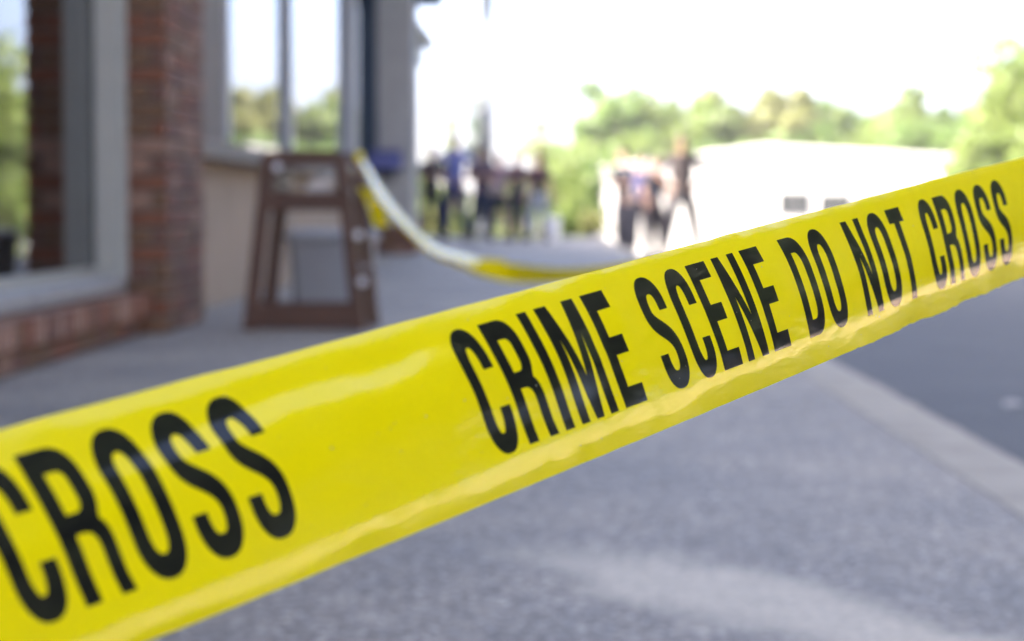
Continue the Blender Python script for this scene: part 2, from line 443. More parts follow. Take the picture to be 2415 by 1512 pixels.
# far window: high sill, tan wall below it
BK = -1.95
SB(MB().lohi((-2.45, P1B + .003, .0), (BK, WE, .824)), 'bulkhead_wall', M['tan'])
SB(MB().bbox(((-2.42 - 1.83) / 2, (P1B + WE) / 2, .872), (.59, WE - P1B - .01, .094), .008), 'window_sill', M['sill'])
SB(MB().lohi((G2 - .05, P1B + .003, .921), (G2 + .03, 14.48, 2.995)), 'stucco_panel', M['tan_panel'])
SB(MB().lohi((G2 - .008, 14.49, .96), (G2, WE - .05, 2.96)), 'window_glass', M['glass'])
SB(MB().lohi((G2 - .05, 14.49, .9205), (G2 + .03, WE - .08, .958)), 'window_frame', M['sill'])
for yy, dp in ((14.55, .06), (18.1, .055), (23.6, .095)):
    SB(MB().bbox((G2 + dp / 2 + .002, yy, 1.955), (dp, .075, 1.98), .006), 'mullion', M['white_frame'])
SB(MB().lohi((-2.62, WE - .04, .0), (-2.56, P2A - .06, HB - .02)), 'recess_wall', M['grey_frame'])
SB(MB().lohi((-2.60, P2A - .05, .0), (-2.17, P2A - .001, 5.2)), 'navy_jamb', M['navy'])
SB(MB().lohi((-2.55, WE - .04, .96), (G2 - .06, WE - .002, 2.99)), 'end_panel', M['grey_frame'])

# far pier: grey stucco over a brick foot
SB(MB().lohi((-2.44, P2A, .36), (FX - .02, P2B, HB - .02)), 'stucco_pier', M['grey_frame'])
foot = SB(MB().lohi((-2.42, P2A + .012, 0), (FX - .03, P2B - .01, .359)), 'pier_foot', M['mortar'])
for c in range(4):
    course_run(foot, ('y', P2A - .012), -2.42, FX + .001, .006 + c * .088, c % 2 == 1, .045, .075)
    course_run(foot, ('x', FX + .002), P2A + .036, P2B, .006 + c * .088, c % 2 == 0, .045, .075)

# farther, lower wing with its boxed eave and gutter
wing = thing('rear_wing', 'lower wing behind the stucco pier with a pale boxed eave and gutter', 'building', (-6, 38, 0))
def WB(mb, name, m):
    off = Vector(wing.location); mb.v = [tuple(Vector(q) - off) for q in mb.v]; return mb.build(name, m, wing)
WB(MB().lohi((-11, 31.4, 0), (-2.95, 42, 3.25)), 'wall', M['wall_upper'])
WB(MB().lohi((-11, 42.02, 0), (-3.6, 49.5, 5.2)), 'shade_block', M['wall_upper'])  # unseen block added to keep the onlookers in shade
WB(MB().add([(-2.06, 31.4, 3.32), (-2.06, 42.4, 3.32), (-6.9, 42.4, 5.6), (-6.9, 31.4, 5.6), (-2.06, 31.4, 3.42), (-2.06, 42.4, 3.42), (-6.9, 42.4, 5.7), (-6.9, 31.4, 5.7)],
   [(3, 2, 1, 0), (4, 5, 6, 7), (0, 1, 5, 4), (1, 2, 6, 5), (2, 3, 7, 6), (3, 0, 4, 7)]), 'roof', M['tan_panel'])
WB(MB().lohi((-2.94, 31.4, 3.06), (-2.30, 42.2, 3.14)), 'soffit', M['white_frame'])
WB(MB().lohi((-2.30, 31.4, 3.05), (-2.24, 42.3, 3.46)), 'fascia', M['white_frame'])
g = MB()
for i in range(6):
    a0, a1 = math.pi + i * math.pi / 6, math.pi + (i + 1) * math.pi / 6
    for rr in (.10,):
        p = [(-2.13 + rr * math.cos(a), 3.44 + rr * math.sin(a)) for a in (a0, a1)]
        g.add([(p[0][0], 31.4, p[0][1]), (p[1][0], 31.4, p[1][1]), (p[1][0], 42.4, p[1][1]), (p[0][0], 42.4, p[0][1])], [(0, 1, 2, 3)])
WB(g, 'gutter', M['white_frame'])

sign = thing('hanging_sign', 'dark navy panel in a pale frame projecting from the stucco pier near the top edge', 'sign', (-1.55, 30.6, 3.1))
MB().lohi((-.15, -.02, .03), (.14, .02, .75)).build('sign_panel', M['navy'], sign)
for a, b in (((-.18, -.03, 0), (.18, .03, .03)), ((-.18, -.03, .75), (.18, .03, .78)), ((-.18, -.03, .03), (-.15, .03, .75)), ((.14, -.03, .03), (.18, .03, .75))):
    MB().lohi(a, b).build('sign_frame', M['white_frame'], sign)
MB().cyl((-.42, 0, .79), (.18, 0, .79), .012).build('bracket', M['dark_metal'], sign)

box = thing('wall_box', 'violet blue box fixed low on the stucco pier behind the slanting far tape', 'wall box', (-2.05, 29.62, 1.05))
MB().bbox((0, .12, .1), (.40, .22, .20), .02).build('box_body', M['blue'], box)
MB().bbox((.0, .10, .215), (.43, .27, .03), .01).build('box_lid', M['blue'], box)
MB().lohi((-.1, .232, -.12), (.1, .266, .22)).build('mounting_plate', M['dark_metal'], box)

# ------------------------------------------------------------------ wooden high chair
chair = thing('high_chair', 'dark brown wooden high chair with flared side frames standing before the shop window', 'high chair', (-1.12, 11.25, 0), R(-4))
def a_frame(yf, name):
    """flared side frame in the x-z plane at y = yf: two legs, arm rail, seat rail, floor rail"""
    t = .062; d = .045
    def xl(z): return -.285 + (.095) * (z / .82)
    def xr(z): return .285 - (.085) * (z / .82)
    def leg(x0, x1, nm):
        mb = MB(); zt, zb = .80, .0
        vs = []
        for z, x in ((zb, x0), (zt, x1)):
            vs += [(x - t / 2, yf - d / 2, z), (x + t / 2, yf - d / 2, z), (x + t / 2, yf + d / 2, z), (x - t / 2, yf + d / 2, z)]
        mb.add(vs, [(3, 2, 1, 0), (4, 5, 6, 7), (0, 1, 5, 4), (1, 2, 6, 5), (2, 3, 7, 6), (3, 0, 4, 7)])
        o = mb.build('leg', M['wood'], chair)
        b = o.modifiers.new('bevel', 'BEVEL'); b.width = .008; b.segments = 2
        return o
    leg(xl(0) + t / 2, xl(.8) + t / 2, 'leg'); rl = leg(xr(0) - t / 2, xr(.8) - t / 2, 'leg')
    def rail(z, h, nm, y=yf, inset=.0, dd=d):
        a, b = xl(z) + t * .8, xr(z) - t * .8
        MB().bbox(((a + b) / 2, y, z), (b - a, dd - .006, h), .01).build(nm, M['wood'], chair)
    # arm rail with rounded ends over the leg tops
    mb = MB(); a, b = xl(.8), xr(.8)
    prof = []
    for k in range(7):
        t0 = math.pi - k * math.pi / 12; prof.append((a + .045 + .045 * math.cos(t0), .775 + .045 * math.sin(t0)))
    for k in range(7):
        t0 = math.pi / 2 - k * math.pi / 12; prof.append((b - .045 + .045 * math.cos(t0), .775 + .045 * math.sin(t0)))
    prof += [(b, .757), (a, .757)]
    n = len(prof)
    vs = [(x, yf - d / 2 - .001, z) for x, z in prof] + [(x, yf + d / 2 + .001, z) for x, z in prof]
    fs = [tuple(range(n)), tuple(range(2 * n - 1, n - 1, -1))] + [(i, n + i, n + (i + 1) % n, (i + 1) % n) for i in range(n)]
    mb.add(vs, fs).build('arm_rail', M['wood'], chair)
    rail(.590, .085, 'seat_rail'); rail(.060, .105, 'floor_rail')
    return rl
rl = a_frame(-.22, 'near'); a_frame(.22, 'far')
MB().bbox((-.02, 0, .60), (.30, .392, .022), .006).build('seat', M['wood'], chair)
for k in range(3):
    MB().bbox((-.150 + .012 * k, 0, .66 + .052 * k), (.022, .392, .038), .006).build('back_slat', M['wood'], chair)
MB().bbox((.175, 0, .735), (.03, .392, .05), .008).build('front_bar', M['wood'], chair)
MB().bbox((.215, 0, .28), (.06, .392, .022), .006).build('footrest', M['wood'], chair)
MB().bbox((-.255, 0, .10), (.03, .392, .05), .008).build('stretcher', M['wood'], chair)
for (x, z) in ((.252, .435), (.270, .222), (-.118, .745)):
    MB().cyl((x, -.2425, z), (x, -.262, z), .020, .015, 16).build('glint_cap', M['white_plastic'], chair)  # white discs stand in for bright glints on the frame
cl = MB()
nn = 9; V = []; 
for j in range(nn):
    for i in range(nn):
        u, v = i / (nn - 1), j / (nn - 1)
        V.append((-.10 + .20 * u, -.16 + .30 * v, .0 + .055 * math.sin(math.pi * u) * (0.6 + .4 * math.sin(5 * v + 3 * u)) + .012 * math.sin(11 * u + 4 * v) + .012))
n0 = len(V); V += [(x, y_, .001) for x, y_, z_ in V]
F = []
for j in range(nn - 1):
    for i in range(nn - 1):
        q = (j * nn + i, j * nn + i + 1, (j + 1) * nn + i + 1, (j + 1) * nn + i); F.append(q); F.append(tuple(n0 + k for k in reversed(q)))
for i in range(nn - 1):
    for a, b in ((i, i + 1), ((nn - 1) * nn + i + 1, (nn - 1) * nn + i), ((i + 1) * nn, i * nn), (i * nn + nn - 1, (i + 1) * nn + nn - 1)):
        F.append((b, a, n0 + a, n0 + b))
cl.add(V, F)
cloth_o = cl.build('folded_cloth', M['cream'], None, True)
cloth_o.location = (-1.04, 11.25, .612); cloth_o.scale = (1, 1, 1.6)
tag(cloth_o, 'crumpled cream cloth lying on the seat of the wooden high chair', 'cloth')

bin_ = thing('storage_bin', 'grey blue plastic bin seen through the open frame of the wooden high chair', 'bin', (-1.10, 12.1, 0), R(3))
def taper(mb, w0, d0, w1, d1, z0, z1, e=.03):
    def ring(w_, d_, z_):
        return [(-w_ + e, -d_, z_), (w_ - e, -d_, z_), (w_, -d_ + e, z_), (w_, d_ - e, z_), (w_ - e, d_, z_), (-w_ + e, d_, z_), (-w_, d_ - e, z_), (-w_, -d_ + e, z_)]
    vs = ring(w0, d0, z0) + ring(w1, d1, z1)
    mb.add(vs, [tuple(range(7, -1, -1)), tuple(range(8, 16))] + [(i, (i + 1) % 8, 8 + (i + 1) % 8, 8 + i) for i in range(8)])
    return mb
taper(MB(), .185, .16, .215, .185, .0, .40).build('bin_body', M['grey_plastic'], bin_)
taper(MB(), .232, .20, .232, .20, .401, .43).build('bin_rim', M['grey_plastic'], bin_)
taper(MB(), .222, .19, .19, .16, .431, .455).build('bin_lid', M['grey_plastic'], bin_)

# ------------------------------------------------------------------ tape
RC = cam.rotation_euler.to_matrix(); C0 = Vector(cam.location)
def ray(fx, fy):
    """direction (depth 1 along the camera axis) through a point of the 3920 x 2455 photograph"""
    s = 2414 / 3920.0
    return RC @ Vector(((fx * s - 1207) / FPX, (756 - fy * s) / FPX, -1.0))

W_ = dict(C=.468, R=.579, I=.17, M=.787, E=.489, S=.560, N=.576, D=.586, O=.570, T=.484)
GAP, SPC = .163, .577
def layout(text, u0):
    u = u0; out = []
    for wd in text.split():
        for ch in wd:
            out.append((ch, u)); u += W_[ch] + GAP
        u += SPC - GAP
    return out
# positions of letter corners on the printed line: (u, cap-height point, baseline point) in photograph pixels
PTS = [(.631, (1827, 1248), (2028, 1703)), (1.373, (1975, 1204), (2169, 1648)), (1.706, (2040, 1186), (2232, 1626)), (2.656, (2216, 1132), (2397, 1562)),
       (5.092, (2621, 1020), (2778, 1419)), (5.744, (2716, 994), (2865, 1386)), (6.483, (2827, 960), (2968, 1346)), (7.548, (2976, 921), (3106, 1293)),
       (9.46, (3217, 853), (3326, 1210)), (12.64, (3569, 757), (3645, 1089)), (-5.886, (78, 1742), (347, 2324)), (-5.307, (250, 1690), (541, 2248))]
KD = .0372
us = np.array([p[0] for p in PTS])
def fitline(k, c):
    q = np.array([p[k][c] for p in PTS]) * (1 + KD * us)
    return np.polyfit(us, q, 3)
FIT = {(k, c): fitline(k, c) for k in (1, 2) for c in (0, 1)}
def rail_px(k, u): return [np.polyval(FIT[k, c], u) / (1 + KD * u) for c in (0, 1)]
ZS = .1
a, b = [Vector(ray(*rail_px(k, 3.0))) * (1 + KD * 3.0) for k in (1, 2)]
ZS = .053 / (a - b).length
VT, VB = .118, .812
TILT = 0.0
# a smooth random field for wrinkles
def vnoise(seed):
    g = np.random.default_rng(seed).normal(size=(64, 64))
    def f(x, y):
        xi, yi = np.floor(x).astype(int), np.floor(y).astype(int); fx, fy = x - xi, y - yi
        fx = fx * fx * (3 - 2 * fx); fy = fy * fy * (3 - 2 * fy)
        G = lambda i, j: g[i % 64, j % 64]
        return (G(xi, yi) * (1 - fx) + G(xi + 1, yi) * fx) * (1 - fy) + (G(xi, yi + 1) * (1 - fx) + G(xi + 1, yi + 1) * fx) * fy
    return f
N1, N2, N3, N4 = vnoise(1), vnoise(2), vnoise(3), vnoise(4)
def sst(a, b, x):
    t = np.clip((x - a) / (b - a), 0, 1); return t * t * (3 - 2 * t)
TW = .0763
VG = np.linspace(-.03, 1.03, 213)
def slope_profile(u, v):
    """facing angle of the tape above the horizontal, minus the chord tilt, in radians"""
    u = np.asarray(u, float); v = np.asarray(v, float)
    cen = .868 - .0085 * np.clip(u - 2, -9, 14)
    ag = np.interp(u, STRIP_U, STRIP_A)
    wave = .015 * N1(u * .8, v * 0) + .006 * N1(u * 2.6, v * 0 + 9)
    e0, e1 = cen - .040, cen + .045 + wave - .028 * (1 - sst(-6, 2, u))
    up = ag + .050 + .46 * (e0 - v)
    # upper lip rolls back towards the sky
    up += .16 * (1 - sst(.0, .075, v + .012 * N3(u * 1.1, v * 0)))
    # dented stretch between the two phrases: a shallow fold that looks at the sky
    win = sst(-6.2, -3.6, u) * (1 - sst(-.9, .7, u))
    wob = .02 * N4(u * 2.2, v * 0 + 3)
    up += win * .27 * np.exp(-((v - .235 - wob + .016 * (u + 2)) / .055) ** 2)
    up -= win * .12 * np.exp(-((v - .13) / .05) ** 2)
    up += .030 * N2(u * .55, v * 5) + .016 * N1(u * 1.5 + 7, v * 11) + .007 * N3(u * 3.7, v * 23)
    # flat strip under the letters, then the lower edge turns down
    st_ = ag + .15 * (cen - v) + .009 * N2(u * .9 + 3, v * 9) + .007 * N1(u * 3.3, v * 16)
    lo = ag - .085 - .5 * (v - e1) + .02 * N4(u * 2.4 + 5, v * 6)
    k0 = sst(e0 - .012, e0 + .012, v); k1 = sst(e1 - .012, e1 + .014, v)
    al = up * (1 - k0) + st_ * k0 * (1 - k1) + lo * k1
    al += .05 * np.exp(-((v - e0) / .007) ** 2)
    return al
STRIP_U = np.array([-20., 30.]); STRIP_A = np.array([0., 0.])
def tape_frame(u):
    pt = C0 + ray(*rail_px(1, u)) * float(ZS * (1 + KD * u) + .053 * math.sin(TILT) / 2)
    pb = C0 + ray(*rail_px(2, u)) * float(ZS * (1 + KD * u) - .053 * math.sin(TILT) / 2)
    return pt, pb
def strip_angle(u):
    """tilt at which the strip under the print faces level ground across the car park"""
    pt, pb = tape_frame(u); p2, q2 = tape_frame(u + .05)
    al = ((p2 + q2) - (pt + pb)).normalized(); cr = (pb - pt).normalized()
    n = al.cross(cr).normalized()
    if n.dot(C0 - pt) < 0: n = -n
    down = n.cross(al).normalized()
    if down.z > 0: down = -down
    p = pt.lerp(pb, 1.05); d = (p - C0).normalized(); best = (9, 0)
    for k in range(-150, 250):
        a = k * .002; m = (n * math.cos(a) - down * math.sin(a)).normalized()
        r = d - 2 * d.dot(m) * m; e = abs(math.degrees(math.asin(r.z)) - .6)
        best = min(best, (e, a))
    return best[1]
STRIP_U = np.linspace(-10, 18, 15); STRIP_A = np.array([strip_angle(float(q)) for q in STRIP_U])
_cache = {}
def tape_col(u):
    """points of one cross line of the tape as an interpolator over v"""
    key = round(u, 5)
    if key in _cache: return _cache[key]
    pt, pb = tape_frame(u); p2, q2 = tape_frame(u + .05)
    al = ((p2 + q2) - (pt + pb)).normalized(); cr = (pb - pt).normalized()
    n = al.cross(cr).normalized()
    if n.dot(C0 - pt) < 0: n = -n
    a = slope_profile(np.full_like(VG, u), VG)
    h = np.concatenate([[0], np.cumsum((a[1:] + a[:-1]) / 2 * np.diff(VG))]) * TW
    ht, hb = np.interp(VT, VG, h), np.interp(VB, VG, h)
    w = (VG - VT) / (VB - VT)
    # the mean slope turns the chord about its middle (along the line of sight), the rest bulges along the normal
    g = (hb - ht); hl = (w - .5) * g; h = h - ht - g * w
    mid = (pt + pb) / 2; dv = (mid - C0).normalized(); sl = g / max(.2, abs(n.dot(dv)))
    pt2 = pt + (pt - C0).normalized() * (sl * .5); pb2 = pb - (pb - C0).normalized() * (sl * .5)
    P = np.array(pt2)[None] * (1 - w)[:, None] + np.array(pb2)[None] * w[:, None] + np.array(n)[None] * h[:, None]
    _cache[key] = P; return P
EDGE_U = [(0, 1630), (279, 1564), (558, 1504), (740, 1459), (935, 1410), (1291, 1293), (1549, 1227), (1800, 1164), (1981, 1122), (2121, 1077), (2277, 1038), (2458, 988), (2565, 959), (2707, 919), (2803, 898), (2972, 850), (3079, 824), (3222, 781), (3324, 754), (3454, 721), (3556, 696), (3671, 666), (3741, 645), (3920, 601), (4200, 530)]
EDGE_L = [(450, 2531), (607, 2455), (767, 2387), (907, 2331), (1046, 2265), (1200, 2199), (1476, 2094), (1562, 2052), (1661, 2006), (1800, 1953), (2171, 1800), (2288, 1748), (2447, 1683), (2600, 1622), (2776, 1551), (2876, 1509), (2988, 1456), (3094, 1411), (3200, 1369), (3300, 1329), (3481, 1250), (3602, 1194), (3694, 1152), (3787, 1115), (3875, 1078), (3920, 1060), (4200, 950)]
RCI = RC.transposed()
def to_photo(p):
    q = RCI @ (Vector(p) - C0); k = 3920 / 2414.0
    return (1207 + FPX * q.x / -q.z) * k, (756 - FPX * q.y / -q.z) * k
def edge_factor(u, low):
    P = tape_col(u); a = np.array([np.interp(VB if low else VT, VG, P[:, i]) for i in range(3)]); b = np.array([np.interp(1.0 if low else 0.0, VG, P[:, i]) for i in range(3)])
    T_ = EDGE_L if low else EDGE_U; best = (1e9, 1)
    for f in np.arange(.3, 1.9, .01):
        x, y_ = to_photo(a + (b - a) * f); best = min(best, (abs(y_ - np.interp(x, [t[0] for t in T_], [t[1] for t in T_])), f))
    return best[1]
FU_ = np.linspace(-5.5, 15.5, 22)
FLOW = np.polyfit(FU_[2:], [edge_factor(float(q), True) for q in FU_[2:]], 3); FUP = np.polyfit(FU_, [edge_factor(float(q), False) for q in FU_], 3)
_plain = tape_col
_c2 = {}
def tape_col(u):
    key = round(u, 5)
    if key in _c2: return _c2[key]
    P = _plain(u).copy(); uu = min(max(u, -5), 15.5)
    for lim, f, sel in ((VB, np.polyval(FLOW, uu), VG > VB), (VT, np.polyval(FUP, uu), VG < VT)):
        a = np.array([np.interp(lim, VG, P[:, i]) for i in range(3)])
        P[sel] = a + (P[sel] - a) * f
    _c2[key] = P; return P
def tape_pt(u, v):
    P = tape_col(u); return [np.interp(v, VG, P[:, i]) for i in range(3)]

U0, U1, DU = -9.4, 17.6, .045
UG = np.arange(U0, U1, DU); VS = np.linspace(0, 1, 97)
PG = np.array([[np.interp(VS, VG, tape_col(float(u))[:, i]) for i in range(3)] for u in UG]).transpose(0, 2, 1)   # (nu, nv, 3)
# nibbled, uneven edges
edge = np.zeros_like(VS)
nu, nv = len(UG), len(VS)
for i, u in enumerate(UG):
    low = (.0008 if u < 8 else .0022) * float(N3(np.array(u * 2.1), np.array(2.0))) + (.0003 if u < 8 else .0009) * float(N3(np.array(u * 7.0), np.array(5.0)))
    top = .002 * float(N2(np.array(u * 1.7), np.array(2.0)))
    d = PG[i, -1] - PG[i, 0]
    PG[i] += (low * sst(.93, 1.0, VS) * (2.6 if u > 9 else .8) + top * (1 - sst(0, .05, VS)))[:, None] * d[None]
verts = PG.reshape(-1, 3)
faces = [(i * nv + j, i * nv + j + 1, (i + 1) * nv + j + 1, (i + 1) * nv + j) for i in range(nu - 1) for j in range(nv - 1)]
du_ = np.gradient(PG, axis=0); dv_ = np.gradient(PG, axis=1)
NG_ = np.cross(du_, dv_); NG_ /= np.linalg.norm(NG_, axis=2, keepdims=True)
if np.dot(NG_[nu // 2, nv // 2], np.array(C0) - PG[nu // 2, nv // 2]) < 0: NG_ = -NG_
tape = thing('barrier_tape', 'glossy yellow plastic barrier tape with black lettering stretched across the foreground', 'barrier tape', (0, 0, 0))
me = bpy.data.meshes.new('tape_band'); me.from_pydata(verts.tolist(), [], faces); me.update()
uvl = me.uv_layers.new(name='UVMap')
li = np.empty(len(me.loops), dtype=np.int32); me.loops.foreach_get('vertex_index', li)
uv = np.c_[UG[li // nv], VS[li % nv]]
uvl.data.foreach_set('uv', uv.astype(np.float32).ravel())
band = link(me, 'tape_band', M['tape'], tape, True)

# --- lettering: outlines with height 1
def ell(cx, cy, rx, ry, a0, a1, n=10, p=2.35):
    out = []
    for k in range(n + 1):
        t = R(a0 + (a1 - a0) * k / n); c, s = math.cos(t), math.sin(t)
        out.append((cx + rx * math.copysign(abs(c) ** (2 / p), c), cy + ry * math.copysign(abs(s) ** (2 / p), s)))
    return out
SV, SH = .186, .160
def stroke(path, w):
    P = np.array(path); T = np.gradient(P, axis=0); T /= np.linalg.norm(T, axis=1, keepdims=True)
    hw = (SV * T[:, 1] ** 2 + SH * T[:, 0] ** 2 + .02 * np.abs(T[:, 0] * T[:, 1])) / 2
    Nn = np.c_[-T[:, 1], T[:, 0]]
    return [tuple(q) for q in P + Nn * hw[:, None]] + [tuple(q) for q in (P - Nn * hw[:, None])[::-1]]
def bez(p0, p1, p2, p3, n=14):
    return [tuple((1 - t) ** 3 * np.array(p0) + 3 * (1 - t) ** 2 * t * np.array(p1) + 3 * (1 - t) * t * t * np.array(p2) + t ** 3 * np.array(p3)) for t in np.linspace(0, 1, n + 1)]
def glyph(ch):
    w = W_[ch]; s = SV; h = SH
    if ch == 'I': return [[(-.006, 0), (-.006, 1), (w + .006, 1), (w + .006, 0)]]
    if ch == 'E': return [[(0, 0), (0, 1), (w * .98, 1), (w * .98, 1 - h), (s, 1 - h), (s, .598), (w * .93, .598), (w * .93, .440), (s, .440), (s, h), (w, h), (w, 0)]]
    if ch == 'T': return [[(0, 1), (w, 1), (w, 1 - h), ((w + s) / 2, 1 - h), ((w + s) / 2, 0), ((w - s) / 2, 0), ((w - s) / 2, 1 - h), (0, 1 - h)]]
    if ch == 'M': return [[(0, 0), (0, 1), (.235, 1), (w / 2, .36), (w - .235, 1), (w, 1), (w, 0), (w - .168, 0), (w - .168, .70), (w / 2 + .078, 0), (w / 2 - .078, 0), (.168, .70), (.168, 0)]]
    if ch == 'N': return [[(0, 0), (0, 1), (.182, 1), (w - .172, .40), (w - .172, 1), (w, 1), (w, 0), (w - .182, 0), (.172, .60), (.172, 0)]]
    if ch == 'D':
        o = [(0, 0), (0, 1), (.26, 1)] + ell(.26, .68, w - .26, .32, 90, 0) + ell(.26, .32, w - .26, .32, 0, -90)
        i = [(s, h), (s, 1 - h), (.27, 1 - h)] + ell(.27, .66, w - .27 - s, .34 - h, 90, 0) + ell(.27, .34, w - .27 - s, .34 - h, 0, -90)
        return [o, i]
    if ch == 'O':
        o = ell(w / 2, .70, w / 2, .312, 180, 0, 20) + ell(w / 2, .30, w / 2, .312, 0, -180, 20)
        i = ell(w / 2, .69, w / 2 - s, .32 - h, 180, 0, 20) + ell(w / 2, .31, w / 2 - s, .32 - h, 0, -180, 20)
        return [o, i]
    if ch == 'R':
        o = [(0, 0), (0, 1), (.30, 1)] + ell(.30, .76, w - .01 - .30, .24, 90, 0) + ell(.30, .70, w - .01 - .30, .235, 0, -38, 6) + \
            bez((w - .085, .492), (w - .03, .455), (w - .012, .40), (w - .012, .30), 6) + [(w - .012, .12), (w + .01, 0), (w - .165, 0), (w - .178, .12), (w - .178, .28)] + \
            bez((w - .178, .30), (w - .178, .39), (w - .22, .428), (.27, .428), 6) + [(s, .428), (s, 0)]
        i = [(s, .562), (s, 1 - h), (.29, 1 - h)] + ell(.29, .762, w - .01 - s - .29, .238 - h, 90, 0) + ell(.29, .66, w - .01 - s - .29, .098, 0, -90)
        return [o, i]
    if ch == 'C':
        cx = w / 2 + .03; rx = w / 2 + .03 - s / 2 ; w2 = w + .06
        path = [(w2 - s / 2, .655)] + ell(w2 / 2, .70, w2 / 2 - s / 2, .312 - h / 2, 0, 180, 26) + [(s / 2, .5)] + ell(w2 / 2, .30, w2 / 2 - s / 2, .312 - h / 2, 180, 360, 26) + [(w2 - s / 2, .345)]
        return [stroke(path, s)]
    if ch == 'S':
        path = [(w - s / 2, .690)] + ell(w / 2, .725, w / 2 - s / 2, .287 - h / 2, 0, 180, 22) + bez((s / 2, .70), (s / 2, .52), (w - s / 2, .53), (w - s / 2, .29), 16) + \
               ell(w / 2, .275, w / 2 - s / 2, .287 - h / 2, 0, -180, 22) + [(s / 2, .312)]
        return [stroke(path, s)]
def dedupe(loop):
    out = []
    for p in loop:
        if not out or math.hypot(p[0] - out[-1][0], p[1] - out[-1][1]) > 1e-4: out.append(p)
    if math.hypot(out[0][0] - out[-1][0], out[0][1] - out[-1][1]) < 1e-4: out.pop()
    return out
flat = {}
def flat_glyph(ch):
    if ch in flat: return flat[ch]
    cu = bpy.data.curves.new('outline', 'CURVE'); cu.dimensions = '2D'; cu.fill_mode = 'BOTH'
    for loop in glyph(ch):
        loop = dedupe(loop); sp = cu.splines.new('POLY'); sp.points.add(len(loop) - 1)
        for q, p in zip(sp.points, loop): q.co = (p[0], p[1], 0, 1)
        sp.use_cyclic_u = True
    o = bpy.data.objects.new('outline', cu)
    m_ = o.to_mesh(); V = [tuple(q.co) for q in m_.vertices]; F = [tuple(p.vertices) for p in m_.polygons]
    o.to_mesh_clear(); bpy.data.objects.remove(o); bpy.data.curves.remove(cu)
    flat[ch] = (V, F); return flat[ch]
def tape_normal(u, v):
    i = np.clip((u - U0) / DU, 0, nu - 1.001); j = np.clip(v * (nv - 1), 0, nv - 1.001)
    i0, j0 = int(i), int(j); fi, fj = i - i0, j - j0
    q = (NG_[i0, j0] * (1 - fi) + NG_[i0 + 1, j0] * fi) * (1 - fj) + (NG_[i0, j0 + 1] * (1 - fi) + NG_[i0 + 1, j0 + 1] * fi) * fj
    p = (PG[i0, j0] * (1 - fi) + PG[i0 + 1, j0] * fi) * (1 - fj) + (PG[i0, j0 + 1] * (1 - fi) + PG[i0 + 1, j0 + 1] * fi) * fj
    return Vector(p), Vector(q).normalized()
def letter(ch, u0):
    V, F = flat_glyph(ch)
    bm = bmesh.new()
    bv = [bm.verts.new(p) for p in V]
    for f in F:
        try: bm.faces.new([bv[i] for i in f])
        except ValueError: pass
    bmesh.ops.remove_doubles(bm, verts=bm.verts[:], dist=1e-5)
    # cut on the tape's own grid lines so that print and tape bend alike
    k0 = math.ceil((u0 - U0) / DU)
    x = U0 + k0 * DU - u0
    while x < W_[ch] + .08:
        bmesh.ops.bisect_plane(bm, geom=bm.verts[:] + bm.edges[:] + bm.faces[:], plane_co=(x, 0, 0), plane_no=(1, 0, 0), dist=1e-6); x += DU
    for k in range(nv):
        vv = VS[k]
        yg = 1 - (vv - VT) / (VB - VT)
        if -.02 < yg < 1.02:
            bmesh.ops.bisect_plane(bm, geom=bm.verts[:] + bm.edges[:] + bm.faces[:], plane_co=(0, yg, 0), plane_no=(0, 1, 0), dist=1e-6)
    norms = []
    for q in bm.verts:
        u = u0 + q.co.x; v = VT + (1 - q.co.y) * (VB - VT)
        p, nn_ = tape_normal(u, v)
        q.co = p + nn_ * .00012; norms.append(nn_)
    m_ = bpy.data.meshes.new('letter'); bm.to_mesh(m_); bm.free(); m_.update()
    o = link(m_, 'letter', M['ink'], tape, True)
    m_.normals_split_custom_set_from_vertices([tuple(q) for q in norms])
    return o
PERIOD = 18.526
LET = layout("CRIME SCENE DO NOT CROSS", 0.0)
for ch, u in LET: letter(ch, u)
for ch, u in LET[15:]: letter(ch, u - PERIOD)

# dust and scuffs on the film
db = MB(); dr = random.Random(3)
for i in range(70):
    u, v = dr.uniform(-4, 15), dr.uniform(.04, .96); p, nn_ = tape_normal(u, v); t1 = nn_.orthogonal().normalized(); t2 = nn_.cross(t1)
    r_ = dr.choice((.00018, .00022, .0003, .00045)); p = p + nn_ * .0002; k5 = [p + t1 * r_ * math.cos(q * 1.257) * dr.uniform(.6, 1.3) + t2 * r_ * math.sin(q * 1.257) * dr.uniform(.6, 1.3) for q in range(5)]
    db.add(k5, [(0, 1, 2, 3, 4)])
dust_ = db.build('dust', mat('pale_dust', (.45, .42, .30), .9), tape); dust_['kind'] = 'stuff'

# --- beyond the lettering the tape runs on, flat, to a slim post past the picture edge
e0_, e1_ = PG[-1], PG[-6]
dirn = Vector(((e0_ - e1_).mean(axis=0))).normalized(); mid0 = Vector(e0_.mean(axis=0))
POST = mid0 + dirn * max(.3, (1.13 - mid0.x) / dirn.x); POST = Vector((POST.x, POST.y, POST.z))
V = []; F = []; ns_ = 24; nw_ = 13
for k in range(ns_ + 1):
    t = k / ns_
    for j in range(nw_):
        a_ = Vector(e0_[int(round(j * (nv - 1) / (nw_ - 1)))]); b_ = POST + Vector((0, 0, TW * (.5 - j / (nw_ - 1))))
        V.append(tuple(a_.lerp(b_, t)))
for k in range(ns_):
    for j in range(nw_ - 1): F.append((k * nw_ + j, k * nw_ + j + 1, (k + 1) * nw_ + j + 1, (k + 1) * nw_ + j))
MB().add(V, F).build('tape_band', M['tape'], tape, True)
PX_, PY_ = POST.x + .02, POST.y + .02
post = thing('barrier_post', 'slim dark steel post on a round foot holding both tapes past the picture edge', 'post', (PX_, PY_, ground_z(PX_, PY_)))
